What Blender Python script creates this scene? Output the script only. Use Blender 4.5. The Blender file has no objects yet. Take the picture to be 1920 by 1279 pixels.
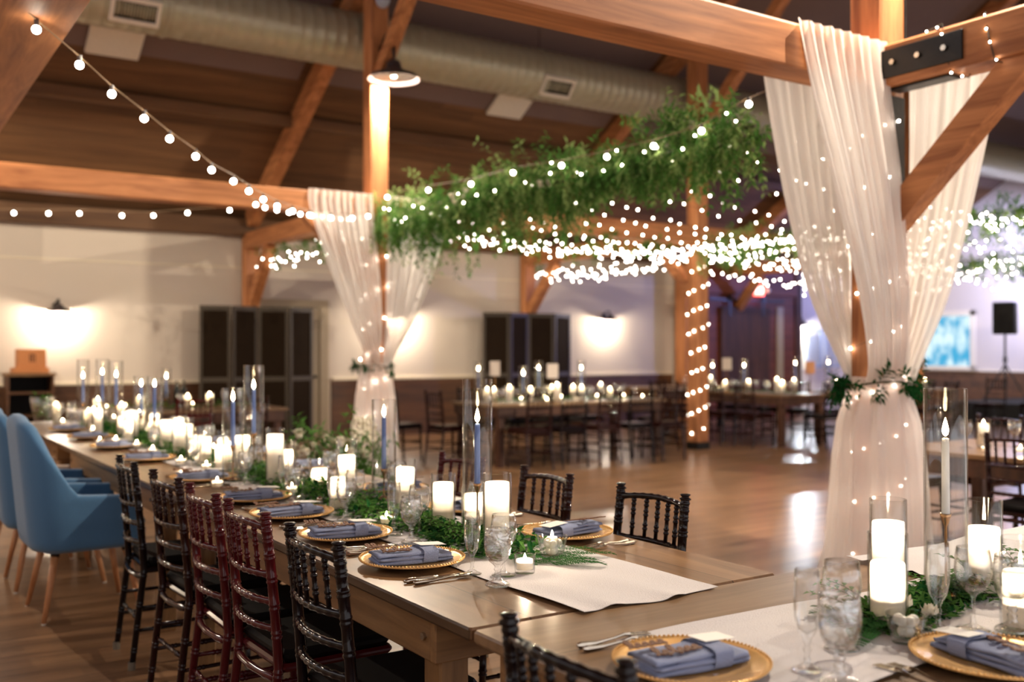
import bpy, math, random
from math import sin, cos, pi, radians, sqrt, atan2
from mathutils import Vector, Matrix
random.seed(7)
scene = bpy.context.scene
C = scene.collection

# ------------------------------------------------------------------ camera
EYE, FPX, HY, TH = 1.43, 1867.0, 655.0, radians(33.6)
cam = bpy.data.cameras.new('camera')
cam.sensor_width = 36.0
cam.lens = FPX / 1920 * 36
cam.clip_start, cam.clip_end = 0.05, 200
cam.dof.use_dof = True
cam.dof.focus_distance = 3.0
cam.dof.aperture_fstop = 1.9
co = bpy.data.objects.new('camera', cam)
co.location = (0, 0, EYE)
co.rotation_euler = (radians(90) + math.atan((HY - 639.5) / FPX), 0, -TH)
C.objects.link(co)
scene.camera = co

# ------------------------------------------------------------------ world, exposure, render quality
w = bpy.data.worlds.new('world'); scene.world = w; w.use_nodes = True
bg = w.node_tree.nodes['Background']
bg.inputs[0].default_value = (0.98, 0.93, 0.95, 1)
bg.inputs[1].default_value = 0.46
vs = scene.view_settings
scene.display_settings.display_device = 'sRGB'
vs.view_transform = 'Standard'; vs.look = 'None'; vs.gamma = 1.0; vs.use_curve_mapping = False
vs.exposure = 1.88
cy = scene.cycles
cy.use_denoising = True
cy.max_bounces = 7; cy.diffuse_bounces = 3; cy.glossy_bounces = 3
cy.transmission_bounces = 6; cy.transparent_max_bounces = 24
cy.caustics_reflective = False; cy.caustics_refractive = False
cy.sample_clamp_indirect = 3.0; cy.blur_glossy = 0.5

def light(name, kind, loc, power, color=(1, .74, .46), radius=0.03, rot=None, spot=None, parent=None, blend=.5):
    l = bpy.data.lights.new(name, kind); l.energy = power; l.color = color
    if kind in ('POINT', 'SPOT'): l.shadow_soft_size = radius
    if kind == 'SPOT' and spot: l.spot_size = radians(spot); l.spot_blend = blend
    o = bpy.data.objects.new(name, l); o.location = loc
    if rot: o.rotation_euler = rot
    if parent: o.parent = parent
    C.objects.link(o); return o

# ------------------------------------------------------------------ materials
def srgb(r, g, b):
    f = lambda c: c / 12.92 if c <= .04045 else ((c + .055) / 1.055) ** 2.4
    return (f(r), f(g), f(b), 1)
MATS = {}
def newmat(name):
    m = bpy.data.materials.new(name); m.use_nodes = True
    nt = m.node_tree; n = nt.nodes; l = nt.links
    return m, n, l, n['Principled BSDF'], n['Material Output']
def plain(name, col, rough=.5, metal=0, bump=0, scale=40, var=.12, spec=.5, coat=0, sheen=0):
    if name in MATS: return MATS[name]
    m, n, l, b, o = newmat(name)
    tc = n.new('ShaderNodeTexCoord'); no = n.new('ShaderNodeTexNoise')
    no.inputs['Scale'].default_value = scale; no.inputs['Detail'].default_value = 4
    l.new(tc.outputs['Object'], no.inputs['Vector'])
    mx = n.new('ShaderNodeMix'); mx.data_type = 'RGBA'
    mx.inputs[6].default_value = (col[0] * (1 - var), col[1] * (1 - var), col[2] * (1 - var), 1)
    mx.inputs[7].default_value = (min(1, col[0] * (1 + var)), min(1, col[1] * (1 + var)), min(1, col[2] * (1 + var)), 1)
    l.new(no.outputs[0], mx.inputs[0]); l.new(mx.outputs[2], b.inputs['Base Color'])
    b.inputs['Roughness'].default_value = rough; b.inputs['Metallic'].default_value = metal
    b.inputs['Specular IOR Level'].default_value = spec
    b.inputs['Coat Weight'].default_value = coat; b.inputs['Sheen Weight'].default_value = sheen
    if bump:
        bp = n.new('ShaderNodeBump'); bp.inputs['Strength'].default_value = bump; bp.inputs['Distance'].default_value = .01
        l.new(no.outputs[0], bp.inputs['Height']); l.new(bp.outputs[0], b.inputs['Normal'])
    MATS[name] = m; return m
def wood(name, c1, c2, axis='x', plank=0, across='y', rough=.55, scale=1.0, seam=.35, bump=.15, plank_len=0, pvar=.25, spec=.4):
    """grain runs along axis; plank>0 cuts boards of that width across the other axis"""
    if name in MATS: return MATS[name]
    m, n, l, b, o = newmat(name)
    tc = n.new('ShaderNodeTexCoord'); mp = n.new('ShaderNodeMapping')
    s = {'x': (1.2, 14, 14), 'y': (14, 1.2, 14), 'z': (14, 14, 1.2)}[axis]
    mp.inputs['Scale'].default_value = tuple(v * scale for v in s)
    l.new(tc.outputs['Object'], mp.inputs['Vector'])
    no = n.new('ShaderNodeTexNoise'); no.inputs['Scale'].default_value = 1.0; no.inputs['Detail'].default_value = 6
    no.inputs['Roughness'].default_value = .6; no.inputs['Distortion'].default_value = .6
    l.new(mp.outputs[0], no.inputs['Vector'])
    cr = n.new('ShaderNodeValToRGB'); cr.color_ramp.elements[0].position = .3; cr.color_ramp.elements[1].position = .72
    cr.color_ramp.elements[0].color = c1; cr.color_ramp.elements[1].color = c2
    l.new(no.outputs[0], cr.inputs[0])
    out = cr.outputs[0]; hsrc = no.outputs[0]
    if plank:
        sep = n.new('ShaderNodeSeparateXYZ'); l.new(tc.outputs['Object'], sep.inputs[0])
        dv = n.new('ShaderNodeMath'); dv.operation = 'DIVIDE'; dv.inputs[1].default_value = plank
        l.new(sep.outputs['XYZ'.index(across.upper())], dv.inputs[0])
        fl = n.new('ShaderNodeMath'); fl.operation = 'FLOOR'; l.new(dv.outputs[0], fl.inputs[0])
        fr = n.new('ShaderNodeMath'); fr.operation = 'FRACT'; l.new(dv.outputs[0], fr.inputs[0])
        cell = fl.outputs[0]
        wn = n.new('ShaderNodeTexWhiteNoise')
        if plank_len:
            wn0 = n.new('ShaderNodeTexWhiteNoise'); wn0.noise_dimensions = '1D'; l.new(fl.outputs[0], wn0.inputs['W'])
            d2 = n.new('ShaderNodeMath'); d2.operation = 'DIVIDE'; d2.inputs[1].default_value = plank_len
            l.new(sep.outputs['XYZ'.index(axis.upper())], d2.inputs[0])
            ad = n.new('ShaderNodeMath'); ad.operation = 'ADD'; l.new(d2.outputs[0], ad.inputs[0]); l.new(wn0.outputs['Value'], ad.inputs[1])
            f2 = n.new('ShaderNodeMath'); f2.operation = 'FLOOR'; l.new(ad.outputs[0], f2.inputs[0])
            cb = n.new('ShaderNodeCombineXYZ'); l.new(fl.outputs[0], cb.inputs[0]); l.new(f2.outputs[0], cb.inputs[1])
            l.new(cb.outputs[0], wn.inputs['Vector'])
        else:
            wn.noise_dimensions = '1D'; l.new(cell, wn.inputs['W'])
        mr = n.new('ShaderNodeMapRange'); mr.inputs['To Min'].default_value = 1 - pvar; mr.inputs['To Max'].default_value = 1 + pvar * .5
        l.new(wn.outputs['Value'], mr.inputs['Value'])
        # seam
        a1 = n.new('ShaderNodeMath'); a1.operation = 'SUBTRACT'; a1.inputs[1].default_value = .5; l.new(fr.outputs[0], a1.inputs[0])
        a2 = n.new('ShaderNodeMath'); a2.operation = 'ABSOLUTE'; l.new(a1.outputs[0], a2.inputs[0])
        a3 = n.new('ShaderNodeMath'); a3.operation = 'GREATER_THAN'; a3.inputs[1].default_value = .5 - .0025 / plank; l.new(a2.outputs[0], a3.inputs[0])
        sm = n.new('ShaderNodeMapRange'); sm.inputs['To Min'].default_value = 1; sm.inputs['To Max'].default_value = 1 - seam
        l.new(a3.outputs[0], sm.inputs['Value'])
        mu = n.new('ShaderNodeMath'); mu.operation = 'MULTIPLY'; l.new(mr.outputs[0], mu.inputs[0]); l.new(sm.outputs[0], mu.inputs[1])
        vm = n.new('ShaderNodeVectorMath'); vm.operation = 'SCALE'; l.new(out, vm.inputs[0]); l.new(mu.outputs[0], vm.inputs['Scale'])
        out = vm.outputs[0]
    l.new(out, b.inputs['Base Color'])
    b.inputs['Roughness'].default_value = rough; b.inputs['Specular IOR Level'].default_value = spec
    bp = n.new('ShaderNodeBump'); bp.inputs['Strength'].default_value = bump; bp.inputs['Distance'].default_value = .004
    l.new(hsrc, bp.inputs['Height']); l.new(bp.outputs[0], b.inputs['Normal'])
    MATS[name] = m; return m
def emit(name, col, strength):
    if name in MATS: return MATS[name]
    m, n, l, b, o = newmat(name); n.remove(b)
    e = n.new('ShaderNodeEmission'); e.inputs[0].default_value = (*col[:3], 1); e.inputs[1].default_value = strength
    l.new(e.outputs[0], o.inputs[0]); MATS[name] = m; return m
def rim_tint(n, l, lw, tr):
    cr = n.new('ShaderNodeValToRGB'); e = cr.color_ramp.elements      # the path through the wall lengthens toward the rim
    e[0].position = .45; e[0].color = (.98, .985, .985, 1); e[1].position = 1.0; e[1].color = (.60, .61, .60, 1)
    l.new(lw.outputs['Facing'], cr.inputs[0]); l.new(cr.outputs[0], tr.inputs[0])
def cyl_glass():
    m, n, l, b, o = newmat('clear_glass'); n.remove(b)
    tr = n.new('ShaderNodeBsdfTransparent'); tr.inputs[0].default_value = (.975, .98, .98, 1)
    gl = n.new('ShaderNodeBsdfGlossy'); gl.inputs['Roughness'].default_value = .03; gl.inputs[0].default_value = (1, 1, 1, 1)
    lw = n.new('ShaderNodeLayerWeight'); lw.inputs[0].default_value = .5
    pw = n.new('ShaderNodeMath'); pw.operation = 'POWER'; pw.inputs[1].default_value = 4.5; l.new(lw.outputs['Facing'], pw.inputs[0])
    ma = n.new('ShaderNodeMath'); ma.operation = 'MULTIPLY_ADD'; ma.inputs[1].default_value = .75; ma.inputs[2].default_value = .045; l.new(pw.outputs[0], ma.inputs[0])
    rim_tint(n, l, lw, tr)
    mx = n.new('ShaderNodeMixShader'); l.new(ma.outputs[0], mx.inputs[0]); l.new(tr.outputs[0], mx.inputs[1]); l.new(gl.outputs[0], mx.inputs[2])
    l.new(mx.outputs[0], o.inputs[0]); MATS['clear_glass'] = m
def crystal(name, bump, scale, base=.10, col=(1, 1, 1), rough=.05, edge=.8):
    """thin clear glass: see-through face on, mirror bright toward the rim, wavy where it is cut"""
    m, n, l, b, o = newmat(name); n.remove(b)
    tr = n.new('ShaderNodeBsdfTransparent'); tr.inputs[0].default_value = (*[.975 * c for c in col], 1)
    g = n.new('ShaderNodeBsdfGlossy'); g.inputs['Roughness'].default_value = rough; g.inputs[0].default_value = (*col, 1)
    tc = n.new('ShaderNodeTexCoord'); no = n.new('ShaderNodeTexNoise'); no.inputs['Scale'].default_value = scale; no.inputs['Detail'].default_value = 1
    no.inputs['Distortion'].default_value = 1.5
    l.new(tc.outputs['Object'], no.inputs['Vector'])
    bp = n.new('ShaderNodeBump'); bp.inputs['Strength'].default_value = bump; bp.inputs['Distance'].default_value = .01
    l.new(no.outputs[0], bp.inputs['Height']); l.new(bp.outputs[0], g.inputs['Normal'])
    lw = n.new('ShaderNodeLayerWeight'); lw.inputs[0].default_value = .5; l.new(bp.outputs[0], lw.inputs['Normal'])
    pw = n.new('ShaderNodeMath'); pw.operation = 'POWER'; pw.inputs[1].default_value = 2.6; l.new(lw.outputs['Facing'], pw.inputs[0])
    ma = n.new('ShaderNodeMath'); ma.operation = 'MULTIPLY_ADD'; ma.inputs[1].default_value = edge; ma.inputs[2].default_value = base; l.new(pw.outputs[0], ma.inputs[0])
    rim_tint(n, l, lw, tr)
    mx = n.new('ShaderNodeMixShader'); l.new(ma.outputs[0], mx.inputs[0])
    l.new(tr.outputs[0], mx.inputs[1]); l.new(g.outputs[0], mx.inputs[2]); l.new(mx.outputs[0], o.inputs[0]); MATS[name] = m
def thin(name, col, transp, transl=.5, rough=.8, scale=0):
    """sheer cloth or wax or leaf: diffuse + translucent, partly see-through"""
    m, n, l, b, o = newmat(name); n.remove(b)
    df = n.new('ShaderNodeBsdfDiffuse'); df.inputs[0].default_value = col
    tl = n.new('ShaderNodeBsdfTranslucent'); tl.inputs[0].default_value = col
    m1 = n.new('ShaderNodeMixShader'); m1.inputs[0].default_value = transl
    l.new(df.outputs[0], m1.inputs[1]); l.new(tl.outputs[0], m1.inputs[2])
    last = m1.outputs[0]
    if transp:
        tr = n.new('ShaderNodeBsdfTransparent'); m2 = n.new('ShaderNodeMixShader'); m2.inputs[0].default_value = 1 - transp
        if scale:   # threads gather into denser and looser streaks down the cloth
            tc = n.new('ShaderNodeTexCoord'); mp = n.new('ShaderNodeMapping'); mp.inputs['Scale'].default_value = (scale, scale, .6)
            no = n.new('ShaderNodeTexNoise'); no.inputs['Scale'].default_value = 1
            l.new(tc.outputs['Object'], mp.inputs[0]); l.new(mp.outputs[0], no.inputs['Vector'])
            mr = n.new('ShaderNodeMapRange'); mr.inputs['From Min'].default_value = .35; mr.inputs['From Max'].default_value = .65
            mr.inputs['To Min'].default_value = 1 - transp * 1.25; mr.inputs['To Max'].default_value = 1 - transp * .75
            l.new(no.outputs[0], mr.inputs['Value']); l.new(mr.outputs[0], m2.inputs[0])
        l.new(tr.outputs[0], m2.inputs[1]); l.new(last, m2.inputs[2]); last = m2.outputs[0]
    l.new(last, o.inputs[0]); MATS[name] = m; return m
cyl_glass()
crystal('cut_crystal', .5, 45, .15, rough=.06)
crystal('plain_crystal', .03, 20, .08, rough=.03)
crystal('water', .25, 60, .06, edge=.5)
thin('sheer_voile', (.96, .93, .90, 1), .10, .5, scale=26)
thin('candle_wax', (1, .95, .88, 1), 0, .55)
thin('ivory_taper_wax', (.93, .91, .86, 1), 0, .3)
thin('leaf_green', srgb(.33, .50, .24), 0, .35)
thin('leaf_light', srgb(.58, .68, .42), 0, .35)
thin('leaf_dark', srgb(.13, .32, .16), 0, .25)
thin('fern_green', srgb(.24, .42, .22), 0, .25)
thin('petal_white', srgb(.93, .90, .83), 0, .35)
FIR1, FIR2 = srgb(.54, .32, .18), srgb(.80, .54, .34)
for a in 'xyz': wood('timber_' + a, FIR1, FIR2, a, rough=.6)
wood('floor_boards', srgb(.42, .30, .20), srgb(.62, .47, .34), 'x', .13, 'y', rough=.28, plank_len=1.8, seam=.45, pvar=.22, scale=.8)
wood('ceiling_boards', srgb(.34, .225, .135), srgb(.48, .34, .215), 'x', .16, 'y', rough=.7, plank_len=3.5, seam=.5, pvar=.3, scale=.5)
plain('ceiling_panel_grey', srgb(.44, .36, .34), .8, var=.08, scale=3)
wood('wainscot_boards', srgb(.25, .15, .08), srgb(.40, .26, .15), 'x', .14, 'z', rough=.5, scale=.6)
wood('table_wood_y', srgb(.42, .30, .20), srgb(.60, .46, .32), 'y', .178, 'x', rough=.33, scale=.9, seam=.6, pvar=.15)
wood('table_wood_x', srgb(.44, .33, .23), srgb(.61, .49, .36), 'x', .26, 'y', rough=.33, scale=.9, seam=.6, pvar=.12)
for a in 'xyz': wood('table_leg_' + a, srgb(.40, .28, .17), srgb(.60, .45, .29), a, rough=.45, scale=1.3)
wood('guest_table_shaded', srgb(.20, .11, .07), srgb(.36, .22, .14), 'z', rough=.5)  # legs and aprons: their shadow is put into the wood colour
wood('barn_wood', srgb(.20, .12, .09), srgb(.36, .22, .16), 'z', .15, 'x', rough=.7)
wood('red_brown_wood', srgb(.30, .13, .07), srgb(.45, .22, .13), 'x', rough=.6)
wood('beech', srgb(.66, .43, .27), srgb(.83, .60, .42), 'z', rough=.45, scale=2)
wood('walnut_cut', srgb(.33, .19, .11), srgb(.55, .36, .22), 'x', rough=.6, scale=4)
plain('cream_plaster', srgb(.78, .73, .67), .85, var=.03, scale=1.2)
plain('cream_trim', srgb(.85, .80, .70), .5, var=.03)
plain('tan_door', srgb(.62, .55, .44), .5, var=.05, scale=5)
plain('screen_dark', srgb(.14, .10, .06), .9, var=.2, scale=90, spec=.1)
plain('screen_frame', srgb(.24, .20, .14), .6)
plain('galvanized', srgb(.66, .64, .55), .38, metal=.35, bump=.3, scale=14, var=.12)
plain('register_white', srgb(.85, .82, .76), .5)
plain('register_dark', srgb(.16, .14, .12), .7)
plain('black_iron', srgb(.11, .10, .095), .4, metal=.5, bump=.2)
plain('shade_enamel', srgb(.25, .22, .22), .35)
plain('shade_white', srgb(.95, .93, .88), .4)
plain('mahogany', srgb(.15, .06, .05), .14, var=.3, scale=25, spec=.28)
plain('mahogany_red', srgb(.27, .06, .075), .14, var=.3, scale=25, spec=.28)
plain('ebony', srgb(.075, .04, .045), .12, var=.3, scale=25, spec=.25)
plain('seat_black', srgb(.045, .03, .03), .6, spec=.12)
plain('rubber_foot', srgb(.42, .38, .32), .6)
plain('velvet_blue', srgb(.27, .44, .59), .85, bump=.25, scale=220, sheen=.25)
plain('velvet_cream', srgb(.86, .76, .66), .9, bump=.3, scale=120, sheen=.5)
plain('gold', srgb(.93, .74, .47), .26, metal=.6, var=.1, scale=60)
plain('brass', srgb(.75, .56, .35), .25, metal=.9)
plain('steel', srgb(.72, .68, .62), .2, metal=1)
plain('napkin_blue', srgb(.56, .60, .72), .9, bump=.5, scale=350)
plain('linen_white', srgb(.83, .81, .81), .9, bump=.4, scale=260, var=.03)
plain('paper_white', srgb(.96, .95, .92), .8, var=.01)
plain('paper_grey', srgb(.80, .75, .70), .8, var=.01)
plain('taper_blue', srgb(.38, .48, .72), .5, var=.06)
plain('wick', srgb(.1, .08, .06), .9)
plain('wire_green', srgb(.13, .13, .08), .6)
plain('cord_tan', srgb(.55, .45, .34), .6)
plain('stem_brown', srgb(.25, .25, .13), .8)
plain('white_ball', srgb(.93, .91, .84), .5, var=.03)
plain('orange_box', srgb(.78, .50, .28), .5, bump=.1)
plain('ink_dark', srgb(.28, .14, .08), .7)
plain('speaker_black', srgb(.06, .06, .07), .6)
plain('stage_black', srgb(.05, .045, .05), .8)
plain('shutter_grey', srgb(.62, .65, .72), .7)
plain('bottle_dark', srgb(.05, .07, .04), .12)
plain('outlet', srgb(.9, .88, .85), .4)
emit('flame', (1, .74, .40), 40)
emit('fairy_bulb', (1, .88, .72), 15)
emit('globe_bulb', (1, .88, .72), 12)
emit('lamp_glow', (1, .86, .66), 16)
emit('exit_red', (1, .10, .08), 3.0)
emit('exit_letters', (1, .55, .5), 5.0)
emit('stage_light', (.55, .65, 1), 60)
emit('led_white', (.85, .85, 1), 3)
def window_mat():
    m, n, l, b, o = newmat('evening_window'); n.remove(b)
    tc = n.new('ShaderNodeTexCoord'); mp = n.new('ShaderNodeMapping'); mp.inputs['Scale'].default_value = (2, 2.6, 1.6)
    no = n.new('ShaderNodeTexNoise'); no.inputs['Scale'].default_value = 1.3; no.inputs['Detail'].default_value = 3
    l.new(tc.outputs['Object'], mp.inputs[0]); l.new(mp.outputs[0], no.inputs['Vector'])
    cr = n.new('ShaderNodeValToRGB'); cr.color_ramp.elements[0].position = .42; cr.color_ramp.elements[0].color = srgb(.30, .68, .85)
    cr.color_ramp.elements[1].position = .6; cr.color_ramp.elements[1].color = srgb(.88, .98, 1)
    l.new(no.outputs[0], cr.inputs[0])
    e = n.new('ShaderNodeEmission'); e.inputs[1].default_value = .30; l.new(cr.outputs[0], e.inputs[0]); l.new(e.outputs[0], o.inputs[0])
    MATS['evening_window'] = m
window_mat()
M = MATS

# ------------------------------------------------------------------ mesh builder
class MB:
    def __init__(s): s.v = []; s.f = []
    def add(s, vs, fs):
        k = len(s.v); s.v.extend([tuple(v) for v in vs]); s.f.extend([tuple(i + k for i in f) for f in fs]); return s
    def box(s, x0, x1, y0, y1, z0, z1, bev=0.0):
        if bev <= 0:
            return s.add([(x0, y0, z0), (x1, y0, z0), (x1, y1, z0), (x0, y1, z0), (x0, y0, z1), (x1, y0, z1), (x1, y1, z1), (x0, y1, z1)],
                         [(0, 3, 2, 1), (4, 5, 6, 7), (0, 1, 5, 4), (1, 2, 6, 5), (2, 3, 7, 6), (3, 0, 4, 7)])
        b = min(bev, (x1 - x0) / 2.01, (y1 - y0) / 2.01, (z1 - z0) / 2.01)
        def ring(d, z):
            return [(x0 + d, y0 + d + 0, z), (x1 - d, y0 + d, z), (x1 - d, y1 - d, z), (x0 + d, y1 - d, z)]
        def oct_(z, inset):
            a = inset; e = b + inset
            return [(x0 + e, y0 + a, z), (x1 - e, y0 + a, z), (x1 - a, y0 + e, z), (x1 - a, y1 - e, z), (x1 - e, y1 - a, z), (x0 + e, y1 - a, z), (x0 + a, y1 - e, z), (x0 + a, y0 + e, z)]
        rows = [oct_(z0, b * .6), oct_(z0 + b, 0), oct_(z1 - b, 0), oct_(z1, b * .6)]
        vs = [p for r in rows for p in r]; fs = []
        for k in range(3):
            for i in range(8): fs.append((k * 8 + i, k * 8 + (i + 1) % 8, k * 8 + 8 + (i + 1) % 8, k * 8 + 8 + i))
        fs.append(tuple(range(7, -1, -1))); fs.append(tuple(24 + i for i in range(8)))
        return s.add(vs, fs)
    def bar(s, a, b, w, h, up=(0, 0, 1), w2=None, h2=None):
        a = Vector(a); b = Vector(b); d = (b - a).normalized(); up = Vector(up)
        if abs(d.dot(up)) > .98: up = Vector((0, 1, 0))
        sd = d.cross(up).normalized(); u = sd.cross(d).normalized()
        w2 = w2 or w; h2 = h2 or h; vs = []
        for p, ww, hh in ((a, w, h), (b, w2, h2)):
            for i, j in ((-1, -1), (1, -1), (1, 1), (-1, 1)): vs.append(p + sd * ww / 2 * i + u * hh / 2 * j)
        return s.add(vs, [(0, 1, 2, 3), (7, 6, 5, 4), (0, 4, 5, 1), (1, 5, 6, 2), (2, 6, 7, 3), (3, 7, 4, 0)])
    def tube(s, pts, rad, seg=8, cap=True):
        pts = [Vector(p) for p in pts]; n = len(pts)
        if not hasattr(rad, '__len__'): rad = [rad] * n
        vs = []; fs = []
        t0 = (pts[1] - pts[0]).normalized(); ref = Vector((0, 0, 1)) if abs(t0.z) < .9 else Vector((1, 0, 0))
        for i, p in enumerate(pts):
            t = (pts[min(i + 1, n - 1)] - pts[max(i - 1, 0)])
            t = t.normalized() if t.length > 1e-9 else t0
            a = t.cross(ref)
            a = a.normalized() if a.length > 1e-6 else Vector((0, 1, 0))
            b = t.cross(a).normalized(); ref = a.cross(t)
            for k in range(seg):
                an = 2 * pi * k / seg; vs.append(p + (a * cos(an) + b * sin(an)) * rad[i])
        for i in range(n - 1):
            for k in range(seg): fs.append((i * seg + k, i * seg + (k + 1) % seg, (i + 1) * seg + (k + 1) % seg, (i + 1) * seg + k))
        if cap: fs.append(tuple(range(seg - 1, -1, -1))); fs.append(tuple((n - 1) * seg + k for k in range(seg)))
        return s.add(vs, fs)
    def lathe(s, prof, seg=20, c=(0, 0, 0), close=False, caps=True):
        vs = []; fs = []; n = len(prof)
        for r, z in prof:
            for k in range(seg):
                a = 2 * pi * k / seg; vs.append((c[0] + r * cos(a), c[1] + r * sin(a), c[2] + z))
        for i in range(n - 1 + (1 if close else 0)):
            j = (i + 1) % n
            for k in range(seg): fs.append((i * seg + k, i * seg + (k + 1) % seg, j * seg + (k + 1) % seg, j * seg + k))
        if not close and caps:
            if prof[0][0] > 1e-4: fs.append(tuple(range(seg - 1, -1, -1)))
            if prof[-1][0] > 1e-4: fs.append(tuple((n - 1) * seg + k for k in range(seg)))
        return s.add(vs, fs)
    def sph(s, c, r, seg=8, rings=5, sz=1.0):
        return s.lathe([(max(r * sin(pi * i / rings), 1e-5), -r * sz * cos(pi * i / rings)) for i in range(rings + 1)], seg, c)
    def grid(s, rows, close=False):
        n = len(rows); m = len(rows[0]); vs = [p for r in rows for p in r]; fs = []
        for i in range(n - 1):
            for k in range(m - (0 if close else 1)):
                k2 = (k + 1) % m; fs.append((i * m + k, i * m + k2, (i + 1) * m + k2, (i + 1) * m + k))
        return s.add(vs, fs)
    def leaf(s, p, d, n, L, W, bend=.25):
        p = Vector(p); d = Vector(d).normalized(); n = Vector(n); a = d.cross(n)
        a = a.normalized() if a.length > 1e-6 else Vector((1, 0, 0)); n = a.cross(d).normalized()
        m = p + d * L * .45; t = p + d * L - n * L * bend
        return s.add([p, m + a * W / 2 + n * W * .12, t, m - a * W / 2 + n * W * .12, m], [(0, 1, 4), (1, 2, 4), (0, 4, 3), (4, 2, 3)])
    def xf(s, mat, start=0):
        s.v = s.v[:start] + [tuple(mat @ Vector(v)) for v in s.v[start:]]; return s
    def mesh(s, name, mat, smooth=False):
        me = bpy.data.meshes.new(name); me.from_pydata(s.v, [], s.f)
        if mat: me.materials.append(M[mat] if isinstance(mat, str) else mat)
        if smooth: me.polygons.foreach_set('use_smooth', [True] * len(me.polygons))
        me.update(); return me
    def build(s, name, mat, parent=None, smooth=False, loc=None):
        o = bpy.data.objects.new(name, s.mesh(name, mat, smooth)); C.objects.link(o)
        if parent: o.parent = parent
        if loc: o.location = loc
        return o
def tag(o, label, cat, group=None, kind=None):
    if label: o['label'] = label
    if cat: o['category'] = cat
    if group: o['group'] = group
    if kind: o['kind'] = kind
    return o
def empty(name, loc=(0, 0, 0), rz=0, label=None, cat=None, group=None):
    o = bpy.data.objects.new(name, None); o.empty_display_size = .1
    o.location = loc; o.rotation_euler = (0, 0, rz); C.objects.link(o)
    return tag(o, label, cat, group)
def struct(name, mb, mat, label=None, smooth=False, parent=None):
    o = mb.build(name, mat, parent, smooth)
    if not parent: o['kind'] = 'structure'
    if label: o['label'] = label
    return o
def copy_tree(o, parent=None, loc=None, rz=None, label=None, group=None):
    c = o.copy(); C.objects.link(c)
    if parent: c.parent = parent
    for ch in list(o.children): copy_tree(ch, c)
    if loc is not None: c.location = loc
    if rz is not None: c.rotation_euler = (0, 0, rz)
    if label: c['label'] = label
    if group: c['group'] = group
    return c
def P(px, py, z):
    """point at height z seen at that place of the 1920x1279 frame"""
    d = FPX * (EYE - z) / (py - HY); x = (px - 960) / FPX * d
    return Vector((x * cos(TH) + d * sin(TH), -x * sin(TH) + d * cos(TH), z))
ORD = ['nearest', 'second', 'third', 'fourth', 'fifth', 'sixth', 'seventh', 'eighth', 'ninth', 'tenth', 'eleventh', 'twelfth', 'thirteenth', 'fourteenth', 'fifteenth', 'sixteenth']

# ================================================================== ROOM
WY, XR, XL = 14.9, 21.0, -3.5
RZ = lambda y: 3.42 + .61 * (WY - y)          # underside of the roof boards
RIDGE = 7.1
struct('floor', MB().box(XL, XR + .2, -3.5, WY + .2, -.1, 0), 'floor_boards')
mb = MB(); mb.box(XL - .15, XL, -3.5, WY + .15, 0, 3.4)
struct('wall_left', mb, 'cream_plaster')
struct('wall_back', MB().box(XL, XR + .2, WY, WY + .15, 0, 3.6), 'cream_plaster')
mb = MB()
g = [(-0.8, 0), (WY + .15, 0), (WY + .15, RZ(WY)), (RIDGE, RZ(RIDGE)), (-0.8, RZ(RIDGE) - .61 * 7.9)]
mb.add([(XR, y, z) for y, z in g] + [(XR + .15, y, z) for y, z in g], [(0, 1, 2, 3, 4), (9, 8, 7, 6, 5), (0, 5, 6, 1), (1, 6, 7, 2), (2, 7, 8, 3), (3, 8, 9, 4), (4, 9, 5, 0)])
struct('wall_right', mb, 'cream_plaster')
mb = MB()
for (ya, za, yb, zb) in ((WY + .3, RZ(WY + .3), RIDGE, RZ(RIDGE)), (RIDGE, RZ(RIDGE), -1.2, RZ(RIDGE) - .61 * 8.3)):
    mb.add([(XL, ya, za), (XR + .2, ya, za), (XR + .2, yb, zb), (XL, yb, zb), (XL, ya, za + .12), (XR + .2, ya, za + .12), (XR + .2, yb, zb + .12), (XL, yb, zb + .12)],
           [(0, 1, 2, 3), (7, 6, 5, 4), (0, 4, 5, 1), (2, 6, 7, 3), (0, 3, 7, 4), (1, 5, 6, 2)])
struct('ceiling', mb, 'ceiling_boards')
# wide smooth panels set in the upper roof slope between the rafters
for k, x0 in enumerate((-3.4, 0.15, 5.25, 10.35, 15.45)):
    x1 = (-.2, 4.85, 9.95, 15.05, 20.9)[k]
    mb = MB(); ya, yb = 12.35, 7.3
    mb.add([(x0, ya, RZ(ya) - .03), (x1, ya, RZ(ya) - .03), (x1, yb, RZ(yb) - .03), (x0, yb, RZ(yb) - .03), (x0, ya, RZ(ya) - .002), (x1, ya, RZ(ya) - .002), (x1, yb, RZ(yb) - .002), (x0, yb, RZ(yb) - .002)],
           [(0, 1, 2, 3), (7, 6, 5, 4), (0, 4, 5, 1), (2, 6, 7, 3), (0, 3, 7, 4), (1, 5, 6, 2)])
    struct('trim_%d' % (20 + k), mb, 'ceiling_panel_grey')
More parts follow.
